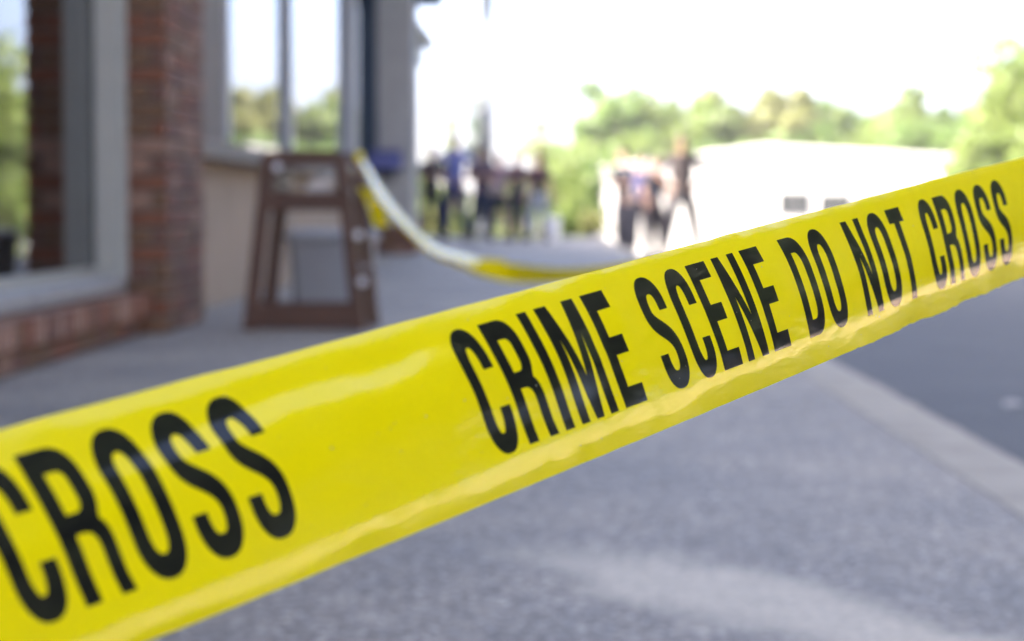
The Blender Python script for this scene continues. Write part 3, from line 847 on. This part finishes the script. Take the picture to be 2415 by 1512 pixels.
MB().cyl((0, 0, 0), (0, 0, .025), .17, .16, 24).cyl((0, 0, .025), (0, 0, .06), .05, .024, 16).build('foot', M['dark_metal'], post)
MB().cyl((0, 0, .06), (0, 0, POST.z + .25), .019, .019, 16).ball((0, 0, POST.z + .26), .026, 12, 8).build('shaft', M['dark_metal'], post)

# --- the far stretch of tape: from the chair, sagging over the walk
def far_tape():
    K = [(845, 368, 11.05, 108), (905, 480, 10.9, 106), (1000, 578, 10.6, 100), (1080, 618, 10.3, 84), (1140, 634, 10.1, 50), (1230, 646, 9.9, -10), (1330, 650, 9.6, -42), (1450, 645, 9.3, -35),
         (1700, 612, 8.7, -20), (2050, 560, 7.9, -10), (2450, 495, 6.9, 0)]
    s = 3920 / 2414.0
    C = [C0 + ray(x * s, y * s) * d for x, y, d, _ in K]; A = [k[3] for k in K]
    t = np.arange(len(K)); tt = np.linspace(0, len(K) + 3, 220)
    def cr(vals):
        out = []
        for q in tt:
            i = min(int(q), len(K) + 2); f = q - i
            p = [vals[max(0, min(len(K) + 3, i + d))] for d in (-1, 0, 1, 2)]
            out.append(.5 * ((2 * p[1]) + (-p[0] + p[2]) * f + (2 * p[0] - 5 * p[1] + 4 * p[2] - p[3]) * f * f + (-p[0] + 3 * p[1] - 3 * p[2] + p[3]) * f ** 3))
        return np.array(out)
    for t_ in (.25, .5, .75, 1.0):
        C.append(C[10].lerp(POST + Vector((0, .01, .10)), t_)); A.append(0)
    PX = np.array([[c[i] for c in C] for i in range(3)])
    P = np.stack([cr(PX[i]) for i in range(3)], 1); AN = cr(np.array(A, float))
    T = np.gradient(P, axis=0); T /= np.linalg.norm(T, axis=1, keepdims=True)
    V = []; F = []; m_ = 5
    for k in range(len(P)):
        up = np.array([0, 0, 1.]); side = np.cross(T[k], up); side /= np.linalg.norm(side); up = np.cross(side, T[k])
        a = R(AN[k])
        if AN[k] > 60:      # the twisted upper run lies so that it glances off the open sky
            vd = P[k] - np.array(C0); vd /= np.linalg.norm(vd); best = (9, a)
            for q in range(0, 180, 2):
                d = up * math.cos(R(q)) - side * math.sin(R(q)); nn = np.cross(T[k], d); r = vd - 2 * vd.dot(nn) * nn
                if r[2] > .06 and r[1] > .2: best = min(best, (abs(abs(vd.dot(nn)) - .20), R(q)))
            if best[0] < .1: a = best[1]
        d = up * math.cos(a) - side * math.sin(a)
        for j in range(m_): V.append(tuple(P[k] + d * TW * (j / (m_ - 1) - .5)))
    for k in range(len(P) - 1):
        for j in range(m_ - 1): F.append((k * m_ + j, k * m_ + j + 1, (k + 1) * m_ + j + 1, (k + 1) * m_ + j))
    return V, F
ft = thing('slack_tape', 'slack yellow tape sagging from the wooden high chair across the walkway', 'barrier tape', (0, 0, 0))
V, F = far_tape(); MB().add(V, F).build('tape_band', M['tape'], ft, True)
# second strand added beside the first part to widen its sky glare
n5 = 5 * 72
for dx, dz, tw in ((.010, .022, .010),):
    V2 = [(x + dx * (.4 + .6 * math.sin(i * .011)), y - .01 + tw * ((i % 5) - 2), z + dz * min(1, i / 60) * (.8 + .3 * math.sin(i * .03))) for i, (x, y, z) in enumerate(V[:n5])]
    MB().add(V2, [f for f in F if max(f) < n5]).build('glare_strand', M['tape'], ft, True)
# knotted end hanging down the chair leg
kn = MB(); c = Vector((-.885, 10.99, .80))
V = []; F = []
for k in range(12):
    t = k / 11; p = c + Vector((.035 + .075 * t, -.01 + .02 * math.sin(4 * t), -.15 - .18 * t + .03 * math.sin(3 * t)))
    for j in range(3):
        V.append(tuple(p + Vector((TW * (j - 1) / 2 * (1 - .15 * t), .01 * math.cos(5 * t + j), 0))))
for k in range(11):
    for j in range(2): F.append((k * 3 + j, k * 3 + j + 1, k * 3 + j + 4, k * 3 + j + 3))
kn.add(V, F).build('tape_tail', M['tape'], ft, True)
kb = MB().ball((c.x + .005, c.y, c.z - .01), (.022, .02, .026), 8, 6); kb.build('knot', M['tape'], ft, True)

# ------------------------------------------------------------------ people
def skin_mesh(joints, edges, levels=1):
    me = bpy.data.meshes.new('body'); names = list(joints)
    me.from_pydata([joints[n][0] for n in names], [(names.index(a), names.index(b)) for a, b in edges], [])
    o = bpy.data.objects.new('body', me); COL.objects.link(o)
    o.modifiers.new('skin', 'SKIN'); sv = me.skin_vertices[0].data
    for i, n in enumerate(names):
        r = joints[n][1]; sv[i].radius = (r, r) if not hasattr(r, '__len__') else r
        sv[i].use_root = (i == 0)
    o.modifiers.new('sub', 'SUBSURF').levels = levels; o.modifiers['sub'].render_levels = levels
    dg = bpy.context.evaluated_depsgraph_get(); ev = o.evaluated_get(dg)
    m2 = bpy.data.meshes.new_from_object(ev)
    V = [tuple(q.co) for q in m2.vertices]; F = [tuple(p.vertices) for p in m2.polygons]
    bpy.data.objects.remove(o); bpy.data.meshes.remove(me); bpy.data.meshes.remove(m2)
    return V, F
def person(label, loc, rz, h=1.72, shirt=(.02, .025, .06), pants=(.02, .03, .06), hair=(.03, .02, .015), skin='skin', arms='down', spread=.09, stride=.0, build=1.0, hat=None, long_hair=False, shorts=False, group=None):
    o = thing('person', label, 'person', loc, rz, group); k = h / 1.75; b = build
    J = {'pelvis': ((0, 0, .96 * k), (.135 * b * k, .10 * b * k)), 'waist': ((0, 0, 1.10 * k), (.125 * b * k, .09 * b * k)), 'chest': ((0, .005, 1.30 * k), (.15 * b * k, .10 * b * k)),
         'shoulders': ((0, 0, 1.42 * k), (.11 * b * k, .075 * b * k)), 'neck': ((0, .01, 1.50 * k), .052 * k), 'jaw': ((0, .025, 1.56 * k), .058 * k), 'head': ((0, .02, 1.645 * k), (.078 * k, .092 * k)), 'crown': ((0, .012, 1.715 * k), .05 * k)}
    E_ = [('pelvis', 'waist'), ('waist', 'chest'), ('chest', 'shoulders'), ('shoulders', 'neck'), ('neck', 'jaw'), ('jaw', 'head'), ('head', 'crown')]
    fing = MB()
    for s, sd_ in ((-1, 'l'), (1, 'r')):
        sw = .185 * b * k
        J['sh' + sd_] = ((s * sw, 0, 1.41 * k), .058 * k)
        if arms == 'down': el, wr = (s * (sw + .06), -.02, 1.13 * k), (s * (sw + .075), .04, .88 * k)
        elif arms == 'hips': el, wr = (s * (sw + .20), -.06, 1.20 * k), (s * (sw - .01), .07, 1.03 * k)
        elif arms == 'crossed': el, wr = (s * (sw + .05), .06, 1.16 * k), (-s * .06, .20, 1.20 * k)
        elif arms == 'phone': el, wr = (s * (sw + .03), .03, 1.15 * k), ((s * .07, .28, 1.28 * k))
        J['el' + sd_] = (el, .043 * k); J['wr' + sd_] = (wr, .029 * k)
        d = (Vector(wr) - Vector(el)).normalized(); hd = Vector(wr) + d * .085 * k
        J['ha' + sd_] = (tuple(hd), (.036 * k, .02 * k))
        E_ += [('shoulders', 'sh' + sd_), ('sh' + sd_, 'el' + sd_), ('el' + sd_, 'wr' + sd_), ('wr' + sd_, 'ha' + sd_)]
        sdv = d.orthogonal().normalized(); cv = d.cross(sdv)
        for f in range(4):
            p0 = hd + sdv * (f - 1.5) * .018 * k; ln = (.068, .078, .072, .056)[f] * k
            p1 = p0 + d * ln * .5 + cv * .006; p2 = p1 + d * ln * .42 + cv * .02
            fing.tube([p0 - d * .01, p1, p2], [.009 * k, .0085 * k, .006 * k], 6)
        t0 = Vector(wr) + d * .035 * k + sdv * .028 * k
        fing.tube([t0, t0 + d * .03 * k + sdv * .028 * k, t0 + d * .06 * k + sdv * .034 * k], [.011 * k, .010 * k, .007 * k], 6)
        yk = s * stride
        J['hip' + sd_] = ((s * .085 * b * k, 0, .90 * k), .088 * b * k)
        J['kn' + sd_] = ((s * (.085 + spread * .5) * k, yk * .5 + .02, .50 * k), .058 * b * k)
        J['an' + sd_] = ((s * (.09 + spread) * k, yk, .09 * k), .038 * k)
        J['toe' + sd_] = ((s * (.10 + spread) * k, yk + .13 * k, .035 * k), .034 * k)
        E_ += [('pelvis', 'hip' + sd_), ('hip' + sd_, 'kn' + sd_), ('kn' + sd_, 'an' + sd_), ('an' + sd_, 'toe' + sd_)]
    V, F = skin_mesh(J, E_)
    body = MB().add(V, F); body.add(fing.v, fing.f)
    hz = 1.645 * k
    body.add([(-.014, .105 * k, hz - .02), (.014, .105 * k, hz - .02), (0, .108 * k, hz + .025), (0, .132 * k, hz - .018)], [(0, 1, 3), (1, 2, 3), (2, 0, 3)])
    for s in (-1, 1): body.ball((s * .079 * k, .01, hz - .005), (.012, .02, .03), 6, 5)
    body.build('body', M[skin], o, True)
    eye = MB()
    for s in (-1, 1): eye.ball((s * .03 * k, .103 * k, hz + .012), (.011, .006, .006), 6, 4)
    eye.build('eyes', M['shoe'], o)
    MB().box((0, .104 * k, hz - .052), (.045, .012, .008)).build('mouth', mat('lips', (.25, .10, .09), .5), o)
    def inflate(keys, add, extra=None):
        j = {}
        for n in keys:
            p, r = J[n]; r = r if hasattr(r, '__len__') else (r, r); j[n] = (p, (r[0] + add, r[1] + add))
        if extra: j.update(extra)
        return j
    # shirt with short sleeves
    ex = {}
    for s in 'lr':
        a_, b_ = Vector(J['sh' + s][0]), Vector(J['el' + s][0]); ex['sl' + s] = (tuple(a_.lerp(b_, .75)), .058 * k)
    ex['hemb'] = ((0, 0, .86 * k), (.150 * b * k, .112 * b * k)); ex['collar'] = ((0, .006, 1.475 * k), (.070 * k, .062 * k))
    j = inflate(['chest', 'pelvis', 'waist', 'shoulders', 'shl', 'shr'], .016, ex)
    V, F = skin_mesh(j, [('hemb', 'pelvis'), ('pelvis', 'waist'), ('waist', 'chest'), ('chest', 'shoulders'), ('shoulders', 'collar'), ('shoulders', 'shl'), ('shoulders', 'shr'), ('shl', 'sll'), ('shr', 'slr')])
    MB().add(V, F).build('shirt', cloth('shirt', shirt), o, True)
    ex = {}
    for s in 'lr':
        if shorts:
            a_, b_ = Vector(J['hip' + s][0]), Vector(J['kn' + s][0]); ex['hem' + s] = (tuple(a_.lerp(b_, .85)), .080 * k)
        else:
            a_ = Vector(J['an' + s][0]); ex['hem' + s] = ((a_.x, a_.y, a_.z - .02), .075 * k)
    ex['belt'] = ((0, 0, 1.04 * k), (.128 * b * k, .094 * b * k))
    keys = ['pelvis', 'hipl', 'hipr'] + ([] if shorts else ['knl', 'knr'])
    j = inflate(keys, .028, ex)
    e2 = [('belt', 'pelvis'), ('pelvis', 'hipl'), ('pelvis', 'hipr')] + [x for s in 'lr' for x in ([('hip' + s, 'hem' + s)] if shorts else [('hip' + s, 'kn' + s), ('kn' + s, 'hem' + s)])]
    V, F = skin_mesh(j, e2)
    MB().add(V, F).build('shorts' if shorts else 'trousers', cloth('trousers', pants), o, True)
    for s in (-1, 1):
        p = J['an' + ('l' if s < 0 else 'r')][0]
        MB().ball((p[0] + s * .005, p[1] + .055, .045), (.05, .14, .05), 10, 6).build('shoe', M['shoe'], o, True)
    hm = mat('hair', hair, .55, var=.2, scale=30)
    hb = MB().ball((0, .005 * k, hz + .03 * k), (.092 * k, .104 * k, .092 * k), 12, 8)
    hb.v = [(x, y - (.03 if z < hz else 0), z) if not (y > .05 and z < hz + .045) else (x, .06, max(z, hz + .05)) for x, y, z in hb.v]
    if long_hair: hb.ball((0, -.06 * k, hz - .09 * k), (.085 * k, .055 * k, .16 * k), 10, 7)
    hb.build('hair', hm, o, True)
    if hat is not None:
        hc = mat('cap_cloth', hat, .8)
        MB().ball((0, .01, hz + .06 * k), (.104 * k, .118 * k, .075 * k), 12, 7).cyl((0, .09, hz + .05 * k), (0, .095, hz + .062 * k), .095 * k, .09 * k, 14).build('cap', hc, o, True)
    return o
def gx(px, Y): return (px - 1303) * Y / FPX
GL, GR = 'onlookers standing at the end of the walkway', 'onlookers standing in front of the white building'
def put(px, Y, *a, **kw):
    x = gx(px, Y); z = 0.0 if (x < KX and Y < WALK_END) else ground_z(x, Y)
    return (x, Y, z)
person('person in black clothes standing closest to the stucco pier', put(1018, 43.4), R(200), 1.70, (.012, .02, .03), (.010, .016, .03), arms='crossed')
person('tall person in a periwinkle blue shirt and navy trousers', put(1072, 43.8), R(170), 1.90, (.17, .20, .46), (.035, .045, .14), arms='hips', build=1.15, hair=(.012, .012, .016))
person('person in a plum coloured shirt and navy trousers in the dark group', put(1136, 43.2), R(185), 1.66, (.075, .055, .085), (.012, .02, .055), arms='crossed', build=1.15, hair=(.06, .04, .03))
person('person in a mauve top and black shorts beside the plum shirt', put(1178, 44.6), R(150), 1.60, (.22, .16, .22), (.02, .02, .03), arms='down', shorts=True, hair=(.10, .07, .04), long_hair=True)
person('slim person in a purple black top and black trousers at the gap in the group', put(1218, 43.6), R(210), 1.60, (.045, .03, .06), (.02, .022, .035), arms='phone', build=.85, spread=.03, hair=(.30, .22, .12))
person('person in a maroon top and pale blue jeans at the edge of the dark group', put(1270, 43.0), R(160), 1.56, (.05, .022, .035), (.22, .25, .32), arms='down', build=.95, hair=(.20, .14, .09), long_hair=True)
person('person in a charcoal shirt with folded arms in front of the bushes', put(1470, 39.4), R(120), 1.70, (.03, .035, .05), (.05, .05, .065), arms='crossed', spread=.05, build=1.15)
person('person in a violet blue shirt between two darker figures', put(1510, 42.6), R(180), 1.74, (.035, .04, .13), (.06, .06, .075), arms='hips', hair=(.02, .025, .03), spread=.03, build=.95)
person('person in a dark grey shirt and black trousers behind the violet blue shirt', put(1544, 41.4), R(215), 1.66, (.035, .035, .05), (.03, .025, .03), arms='down', spread=.05, build=1.0)
person('person in a brown shirt standing with hands on hips and legs apart', put(1606, 38.6), R(190), 1.90, (.035, .027, .028), (.035, .033, .04), arms='hips', spread=.20, stride=.10, skin='skin_dark', build=1.22)

bag = thing('carrier_bag', 'bright white carrier bag standing beside the person in pale blue jeans', 'bag', (gx(1302, 43.1), 43.1, 0))
taper(MB(), .12, .08, .15, .05, .0, .42, .02).build('bag_body', M['white_plastic'], bag)
for s in (-1, 1):
    MB().tube([(s * .07, s * .03, .41), (s * .06, s * .03, .52), (-s * .0, s * .03, .55), (-s * .06, s * .03, .52), (-s * .07, s * .03, .41)], [.008] * 5, 6).build('handle', M['white_plastic'], bag)

# ------------------------------------------------------------------ street lamp
lamp = thing('street_lamp', 'slim grey lamp post with a dark lantern rising behind the dark group', 'street lamp', (gx(1146, 51), 51, ground_z(-1.4, 51)))
MB().cyl((0, 0, 0), (0, 0, .5), .19, .16, 14).build('base', M['lamp_grey'], lamp, True)
MB().cyl((0, 0, .5), (0, 0, 4.62), .15, .125, 14).build('pole', M['lamp_grey'], lamp, True)
MB().cyl((0, 0, 4.62), (0, 0, 4.72), .07, .13, 12).cyl((0, 0, 4.72), (0, 0, 5.15), .13, .17, 12).build('lantern', M['dark_metal'], lamp)
MB().cyl((0, 0, 5.15), (0, 0, 5.40), .22, .03, 12).build('lantern_cap', M['dark_metal'], lamp)

# ------------------------------------------------------------------ white building
WY = 108.0
wz = ground_z(6, WY) - .25
xl, xr, xp = gx(1417, WY), gx(2284, WY), gx(1795, WY)
zp, zl, zr = CAM_Z + 146 * WY / FPX, CAM_Z + 96 * WY / FPX, CAM_Z + 118 * WY / FPX
wb = thing('white_building', 'long low white building with a shallow gable standing before the wood', 'building', (xl, WY, wz))
D = 22.0
pts = [(0, 0), (xr - xl, 0), (xr - xl, zr - wz), (xp - xl, zp - wz), (0, zl - wz)]
vs = [(x, 0, z) for x, z in pts] + [(x, D, z) for x, z in pts]
MB().add(vs, [(0, 1, 2, 3, 4), (9, 8, 7, 6, 5)] + [(i, 5 + i, 5 + (i + 1) % 5, (i + 1) % 5) for i in (0, 1, 4)]).build('wall', M['white_wall'], wb)
for a_, b_ in ((4, 3), (3, 2)):
    (x0, z0), (x1, z1) = pts[a_], pts[b_]
    if a_ == 4: x0 -= .2; z0 -= .02
    else: x1 += .2; z1 -= .02
    MB().add([(x0, -.25, z0 + .02), (x1, -.25, z1 + .02), (x1, D + .25, z1 + .02), (x0, D + .25, z0 + .02), (x0, -.25, z0 + .12), (x1, -.25, z1 + .12), (x1, D + .25, z1 + .12), (x0, D + .25, z0 + .12)],
             [(3, 2, 1, 0), (4, 5, 6, 7), (0, 1, 5, 4), (1, 2, 6, 5), (2, 3, 7, 6), (3, 0, 4, 7)]).build('roof', M['roof_white'], wb)
for px0, px1, py0, py1 in ((1836, 1906, 455, 507), (1931, 2001, 459, 511), (2034, 2104, 462, 514)):
    x0, x1 = gx(px0, WY) - xl, gx(px1, WY) - xl; z1, z0 = CAM_Z + (495 - py0) * WY / FPX - wz, CAM_Z + (495 - py1) * WY / FPX - wz
    f = MB().lohi((x0 - .05, -.05, z0 - .05), (x1 + .05, -.004, z0)).lohi((x0 - .05, -.05, z1), (x1 + .05, -.004, z1 + .05)).lohi((x0 - .05, -.05, z0), (x0, -.004, z1)).lohi((x1, -.05, z0), (x1 + .05, -.004, z1)).build('window', M['dark_metal'], wb)
    xm = (x0 + x1) / 2
    MB().lohi((x0 + .002, -.03, z0 + .002), (xm - .02, -.006, z1 - .002)).build('pane', M['dark_pane'], f)
    MB().lohi((xm + .02, -.034, z0 + .002), (x1 - .002, -.006, z1 - .002)).build('pane', M['dark_pane'], f)

# ------------------------------------------------------------------ trees and bushes
def crown_mesh(seed, rx, ry, rz, nclump, nleaf, leaf, cr, hollow=.55):
    g = np.random.default_rng(seed); V = []; F = []
    cs = []
    for i in range(nclump):
        d = g.normal(size=3); d /= np.linalg.norm(d); rr = g.uniform(hollow, 1.0)
        cs.append(d * rr * np.array([rx, ry, rz]) * (1 + .22 * g.normal()))
    for c in cs:
        k = cr * g.uniform(.6, 1.35)
        d = g.normal(size=(nleaf, 3)); d /= np.linalg.norm(d, axis=1, keepdims=True); d *= (g.uniform(.2, 1, size=(nleaf, 1)) ** .5) * k
        for p in c + d * np.array([1, 1, .75]):
            a = g.normal(size=3); a /= np.linalg.norm(a); b = np.cross(a, g.normal(size=3)); b /= np.linalg.norm(b)
            s = leaf * g.uniform(.6, 1.3); o = len(V)
            V += [tuple(p - a * s), tuple(p + b * s * .5), tuple(p + a * s), tuple(p - b * s * .5)]; F.append((o, o + 1, o + 2, o + 3))
    me = bpy.data.meshes.new('crown'); me.from_pydata(V, [], F); me.update(); return me
CR = [crown_mesh(11 + i, 2.5, 2.5, 2.9, 70, 66, .27, .85) for i in range(3)] + [crown_mesh(31, 2.6, 2.6, 3.3, 26, 40, .24, .7, .3)]
CM = {}
def crown_with(me, k):
    key = (me.name, k)
    if key not in CM:
        c = me.copy(); c.materials.clear(); c.materials.append(M['leaf'][k]); CM[key] = c
    return CM[key]
def trunk(o, H, zc, seed):
    g = random.Random(seed); mb = MB()
    p = [Vector((0, 0, 0)), Vector((g.uniform(-.1, .1), 0, H * .3)), Vector((g.uniform(-.2, .2), g.uniform(-.2, .2), zc)), Vector((g.uniform(-.3, .3), 0, H * .85))]
    mb.tube(p, [.045 * H ** .8 * .55, .12 + .006 * H, .09, .03], 9)
    for i in range(6):
        a = g.uniform(0, 6.28); b0 = p[1].lerp(p[3], g.uniform(.1, .7)); L = H * g.uniform(.15, .28)
        b1 = b0 + Vector((math.cos(a) * L * .5, math.sin(a) * L * .5, L * .45)); b2 = b1 + Vector((math.cos(a) * L * .4, math.sin(a) * L * .4, L * .5))
        mb.tube([b0, b1, b2], [.06, .04, .015], 6)
    return mb.build('trunk', M['bark'], o, True)
def tree(label, px, top, Y, width, k, var=0, group='trees of the wood behind the white building', X=None, H=None, name='broadleaf_tree'):
    x = gx(px, Y) if X is None else X; z0 = ground_z(x, Y)
    H = (CAM_Z + (495 - top + 22) * Y / FPX - z0) if H is None else H
    o = thing(name, label, 'tree', (x, Y, z0), random.uniform(0, 6), group)
    rw = 1.5 * width * Y / FPX / 2 if X is None else width / 2
    c = link(crown_with(CR[var], k), 'crown', None, o)
    hh = H * .46
    c.scale = (rw / 2.9, rw / 2.9, hh / 3.25); c.location = (0, 0, H - hh); c.rotation_euler = (0, 0, random.uniform(0, 6))
    trunk(o, H, H * .5, int(abs(x) * 10 + Y)); return o
TREES = [
    (1345, 335, 125, 130, 1, 0, 'small yellow green tree at the near end of the wood, beside the bushes'),
    (1440, 222, 150, 190, 0, 1, 'rounded green tree above the folded arms of the charcoal shirt'),
    (1545, 262, 160, 150, 2, 2, 'low olive tree filling the dip between two rounded crowns'),
    (1632, 214, 150, 190, 1, 0, 'rounded yellow green tree behind the tip of the white roof slope'),
    (1735, 246, 165, 170, 2, 1, 'olive tree standing directly behind the gable peak'),
    (1830, 216, 150, 180, 2, 2, 'tall olive green tree just past the gable peak'),
    (1905, 212, 155, 120, 0, 3, 'thin open crowned tree letting sky through, tall over the white roof'),
    (1985, 240, 152, 150, 3, 3, 'sparse bluish tree with sky gaps next to the thin tall one'),
    (2065, 236, 160, 210, 0, 0, 'short green tree in the lowest dip of the wood'),
    (2135, 238, 150, 190, 1, 1, 'broad yellow green tree over the falling end of the roof'),
    (2225, 262, 150, 150, 0, 2, 'green tree behind the far corner of the white building'),
    (2290, 285, 135, 160, 1, 0, 'low bright green tree past the corner of the white building'),
    (2370, 205, 100, 170, 1, 1, 'leaning green tree left of the tallest tree at the picture edge'),
    (2450, 70, 88, 240, 1, 0, 'tallest yellow green tree cut by the picture edge'),
    (2185, 300, 128, 190, 0, 2, 'low full green tree behind the falling roof end'),
    (2268, 300, 126, 180, 0, 1, 'low full green tree wrapping the end of the white building'),
    (2420, 330, 110, 200, 0, 2, 'bushy low tree under the tallest tree'),
    (1500, 330, 140, 170, 1, 2, 'low pale green tree in front of the rounded green tree'),
    (1700, 330, 145, 170, 0, 0, 'low green tree rising just over the left roof slope'),
    (1880, 320, 143, 170, 0, 1, 'low dark green tree over the middle of the roof'),
    (2010, 325, 143, 170, 1, 0, 'low bright tree under the sparse bluish tree'),
    (2190, 330, 141, 170, 2, 1, 'low olive tree over the falling roof end'),
]
for px, top, Y, wd, k, v, lab in TREES: tree(lab, px, top, Y, wd, k, v)
for i, (X, Y, H, wd, k) in enumerate([(24, 68, 9, 9, 1), (26, 58, 9, 9, 0), (25, 48, 10, 9, 1), (24, 39, 10, 9, 0), (23, 30, 11, 9, 0), (21, 22, 15, 11, 4), (20, 14, 17, 11, 4), (19.5, 7, 16, 11, 4), (20, 0, 17, 11, 4), (22, -8, 15, 11, 4), (25, 80, 9, 9, 0), (24, 94, 9, 9, 1),
 (24, 17, 14, 10, 4), (23.5, 10, 14, 10, 4), (24, 3.5, 14, 10, 4), (27, 30, 14, 11, 4)]):
    tree('tree in the row along the far side of the car park, past the picture edge', 0, 0, Y, wd, k, i % 3, 'trees along the far side of the car park', X, H)

pw = thing('retaining_wall', 'low pale tan wall along the far side of the car park, seen as a streak in the barrier tape', 'wall', (15.5, 10, -.12))
MB().lohi((-.12, -22, 0), (.12, 24, .95)).build('wall', M['pale_wall'], pw)
MB().bbox((0, 1, .99), (.34, 46.1, .078), .012).build('coping', M['stone_sill'], pw)

BM_ = [crown_mesh(50 + i, 1.0, 1.0, .9, 30, 55, .12, .42, .2) for i in range(2)]
def bush(label, px, top, Y, width, k, var=0):
    x = gx(px, Y); z0 = ground_z(x, Y) + .05; H = CAM_Z + (495 - top) * Y / FPX - z0
    o = thing('bush', label, 'bush', (x, Y, z0), random.uniform(0, 6), 'bushes beyond the end of the walkway')
    c = link(crown_with(BM_[var], k), 'foliage', None, o); rw = width * Y / FPX / 2
    c.scale = (rw / 1.2, rw / 1.2, H / 2.2); c.location = (0, 0, H * .5)
    mb = MB()
    for i in range(5):
        a = i * 1.3; mb.tube([(0, 0, 0), (math.cos(a) * rw * .3, math.sin(a) * rw * .3, H * .35), (math.cos(a) * rw * .5, math.sin(a) * rw * .5, H * .6)], [.04, .03, .01], 6)
    mb.build('stem', M['bark'], o, True); return o
for px, top, Y, wd, k, lab in [
    (985, 362, 62, 90, 1, 'golden green bush half hidden behind the stucco pier'),
    (1075, 400, 66, 110, 2, 'olive bush behind the tall person in the periwinkle shirt'),
    (1160, 415, 64, 110, 1, 'yellow green bush behind the plum shirt'),
    (1225, 372, 72, 100, 0, 'green bush rising over the slim person'),
    (1290, 345, 78, 110, 1, 'tall yellow green bush between the two groups'),
    (1350, 372, 66, 110, 1, 'bright bush beside the maroon top'),
    (1398, 345, 84, 110, 0, 'tall green bush next to the white building'),
    (1330, 480, 56, 120, 1, 'low bright bush at the foot of the tall bushes'),
    (1395, 470, 58, 100, 2, 'low olive bush by the walkway corner'),
    (1022, 478, 57, 100, 2, 'low olive bush behind the legs of the person nearest the stucco pier'),
    (1045, 420, 61, 110, 1, 'yellow green bush between the person in black and the periwinkle shirt'),
    (1105, 480, 57, 110, 1, 'low bush seen between the legs of the dark group')]:
    bush(lab, px, top, Y, wd, k, random.randrange(2))
# spindly young trees near the lamp
def sapling(label, px, top, Y, k, n, seed, wpx):
    x = gx(px, Y); z0 = ground_z(x, Y) + .05; H = CAM_Z + (495 - top) * Y / FPX - z0; g = random.Random(seed)
    o = thing('young_tree', label, 'tree', (x, Y, z0), 0, 'thin young trees near the lamp post')
    st = MB().tube([(0, 0, 0), (.05, 0, H * .5), (-.03, 0, H * .98)], [.05, .035, .01], 7); lf = MB(); rw = wpx * Y / FPX / 2
    for i in range(n):
        t = g.uniform(.45, 1); a = g.uniform(0, 6.28); r = rw * g.uniform(.2, 1) * (1.25 - t)
        b0 = Vector((0, 0, H * t * .93)); b1 = b0 + Vector((math.cos(a) * r, math.sin(a) * r, H * .05)); st.tube([b0, b1], [.014, .006], 5)
        for q in range(9):
            p = b0.lerp(b1, g.uniform(.4, 1.1)) + Vector((g.gauss(0, .09), g.gauss(0, .09), g.gauss(0, .09))); d = Vector((g.gauss(0, 1), g.gauss(0, 1), g.gauss(0, 1))).normalized(); e = d.orthogonal().normalized()
            lf.add([p - d * .09, p + e * .045, p + d * .09, p - e * .045], [(0, 1, 2, 3)])
    st.build('trunk', M['bark'], o, True); lf.build('crown', M['leaf'][k], o)
sapling('thin bluish young tree with open leaves next to the lamp post', 1122, 205, 58, 3, 26, 3, 90)
sapling('thin young tree with few leaves above the gap between the two groups', 1275, 275, 60, 2, 18, 5, 70)
sapling('narrow golden young tree rising over the tall person in the periwinkle shirt', 1066, 275, 58, 1, 22, 8, 50)

# ------------------------------------------------------------------ haze volume, added in place of lens flare
hm = bpy.data.materials.new('haze_air'); hm.use_nodes = True; hm.node_tree.nodes.clear()
pv = hm.node_tree.nodes.new('ShaderNodeVolumePrincipled'); pv.inputs['Color'].default_value = (.95, .97, 1, 1); pv.inputs['Density'].default_value = 0.0003; pv.inputs['Anisotropy'].default_value = 0.0
ho = hm.node_tree.nodes.new('ShaderNodeOutputMaterial'); hm.node_tree.links.new(pv.outputs[0], ho.inputs['Volume'])
hz = MB().lohi((-620, -420, -12), (720, 1520, 20)).build('haze', hm)
tag(hz, 'thin pale haze added over the whole scene in place of lens flare', 'haze', kind='stuff')
SC.cycles.volume_bounces = 0
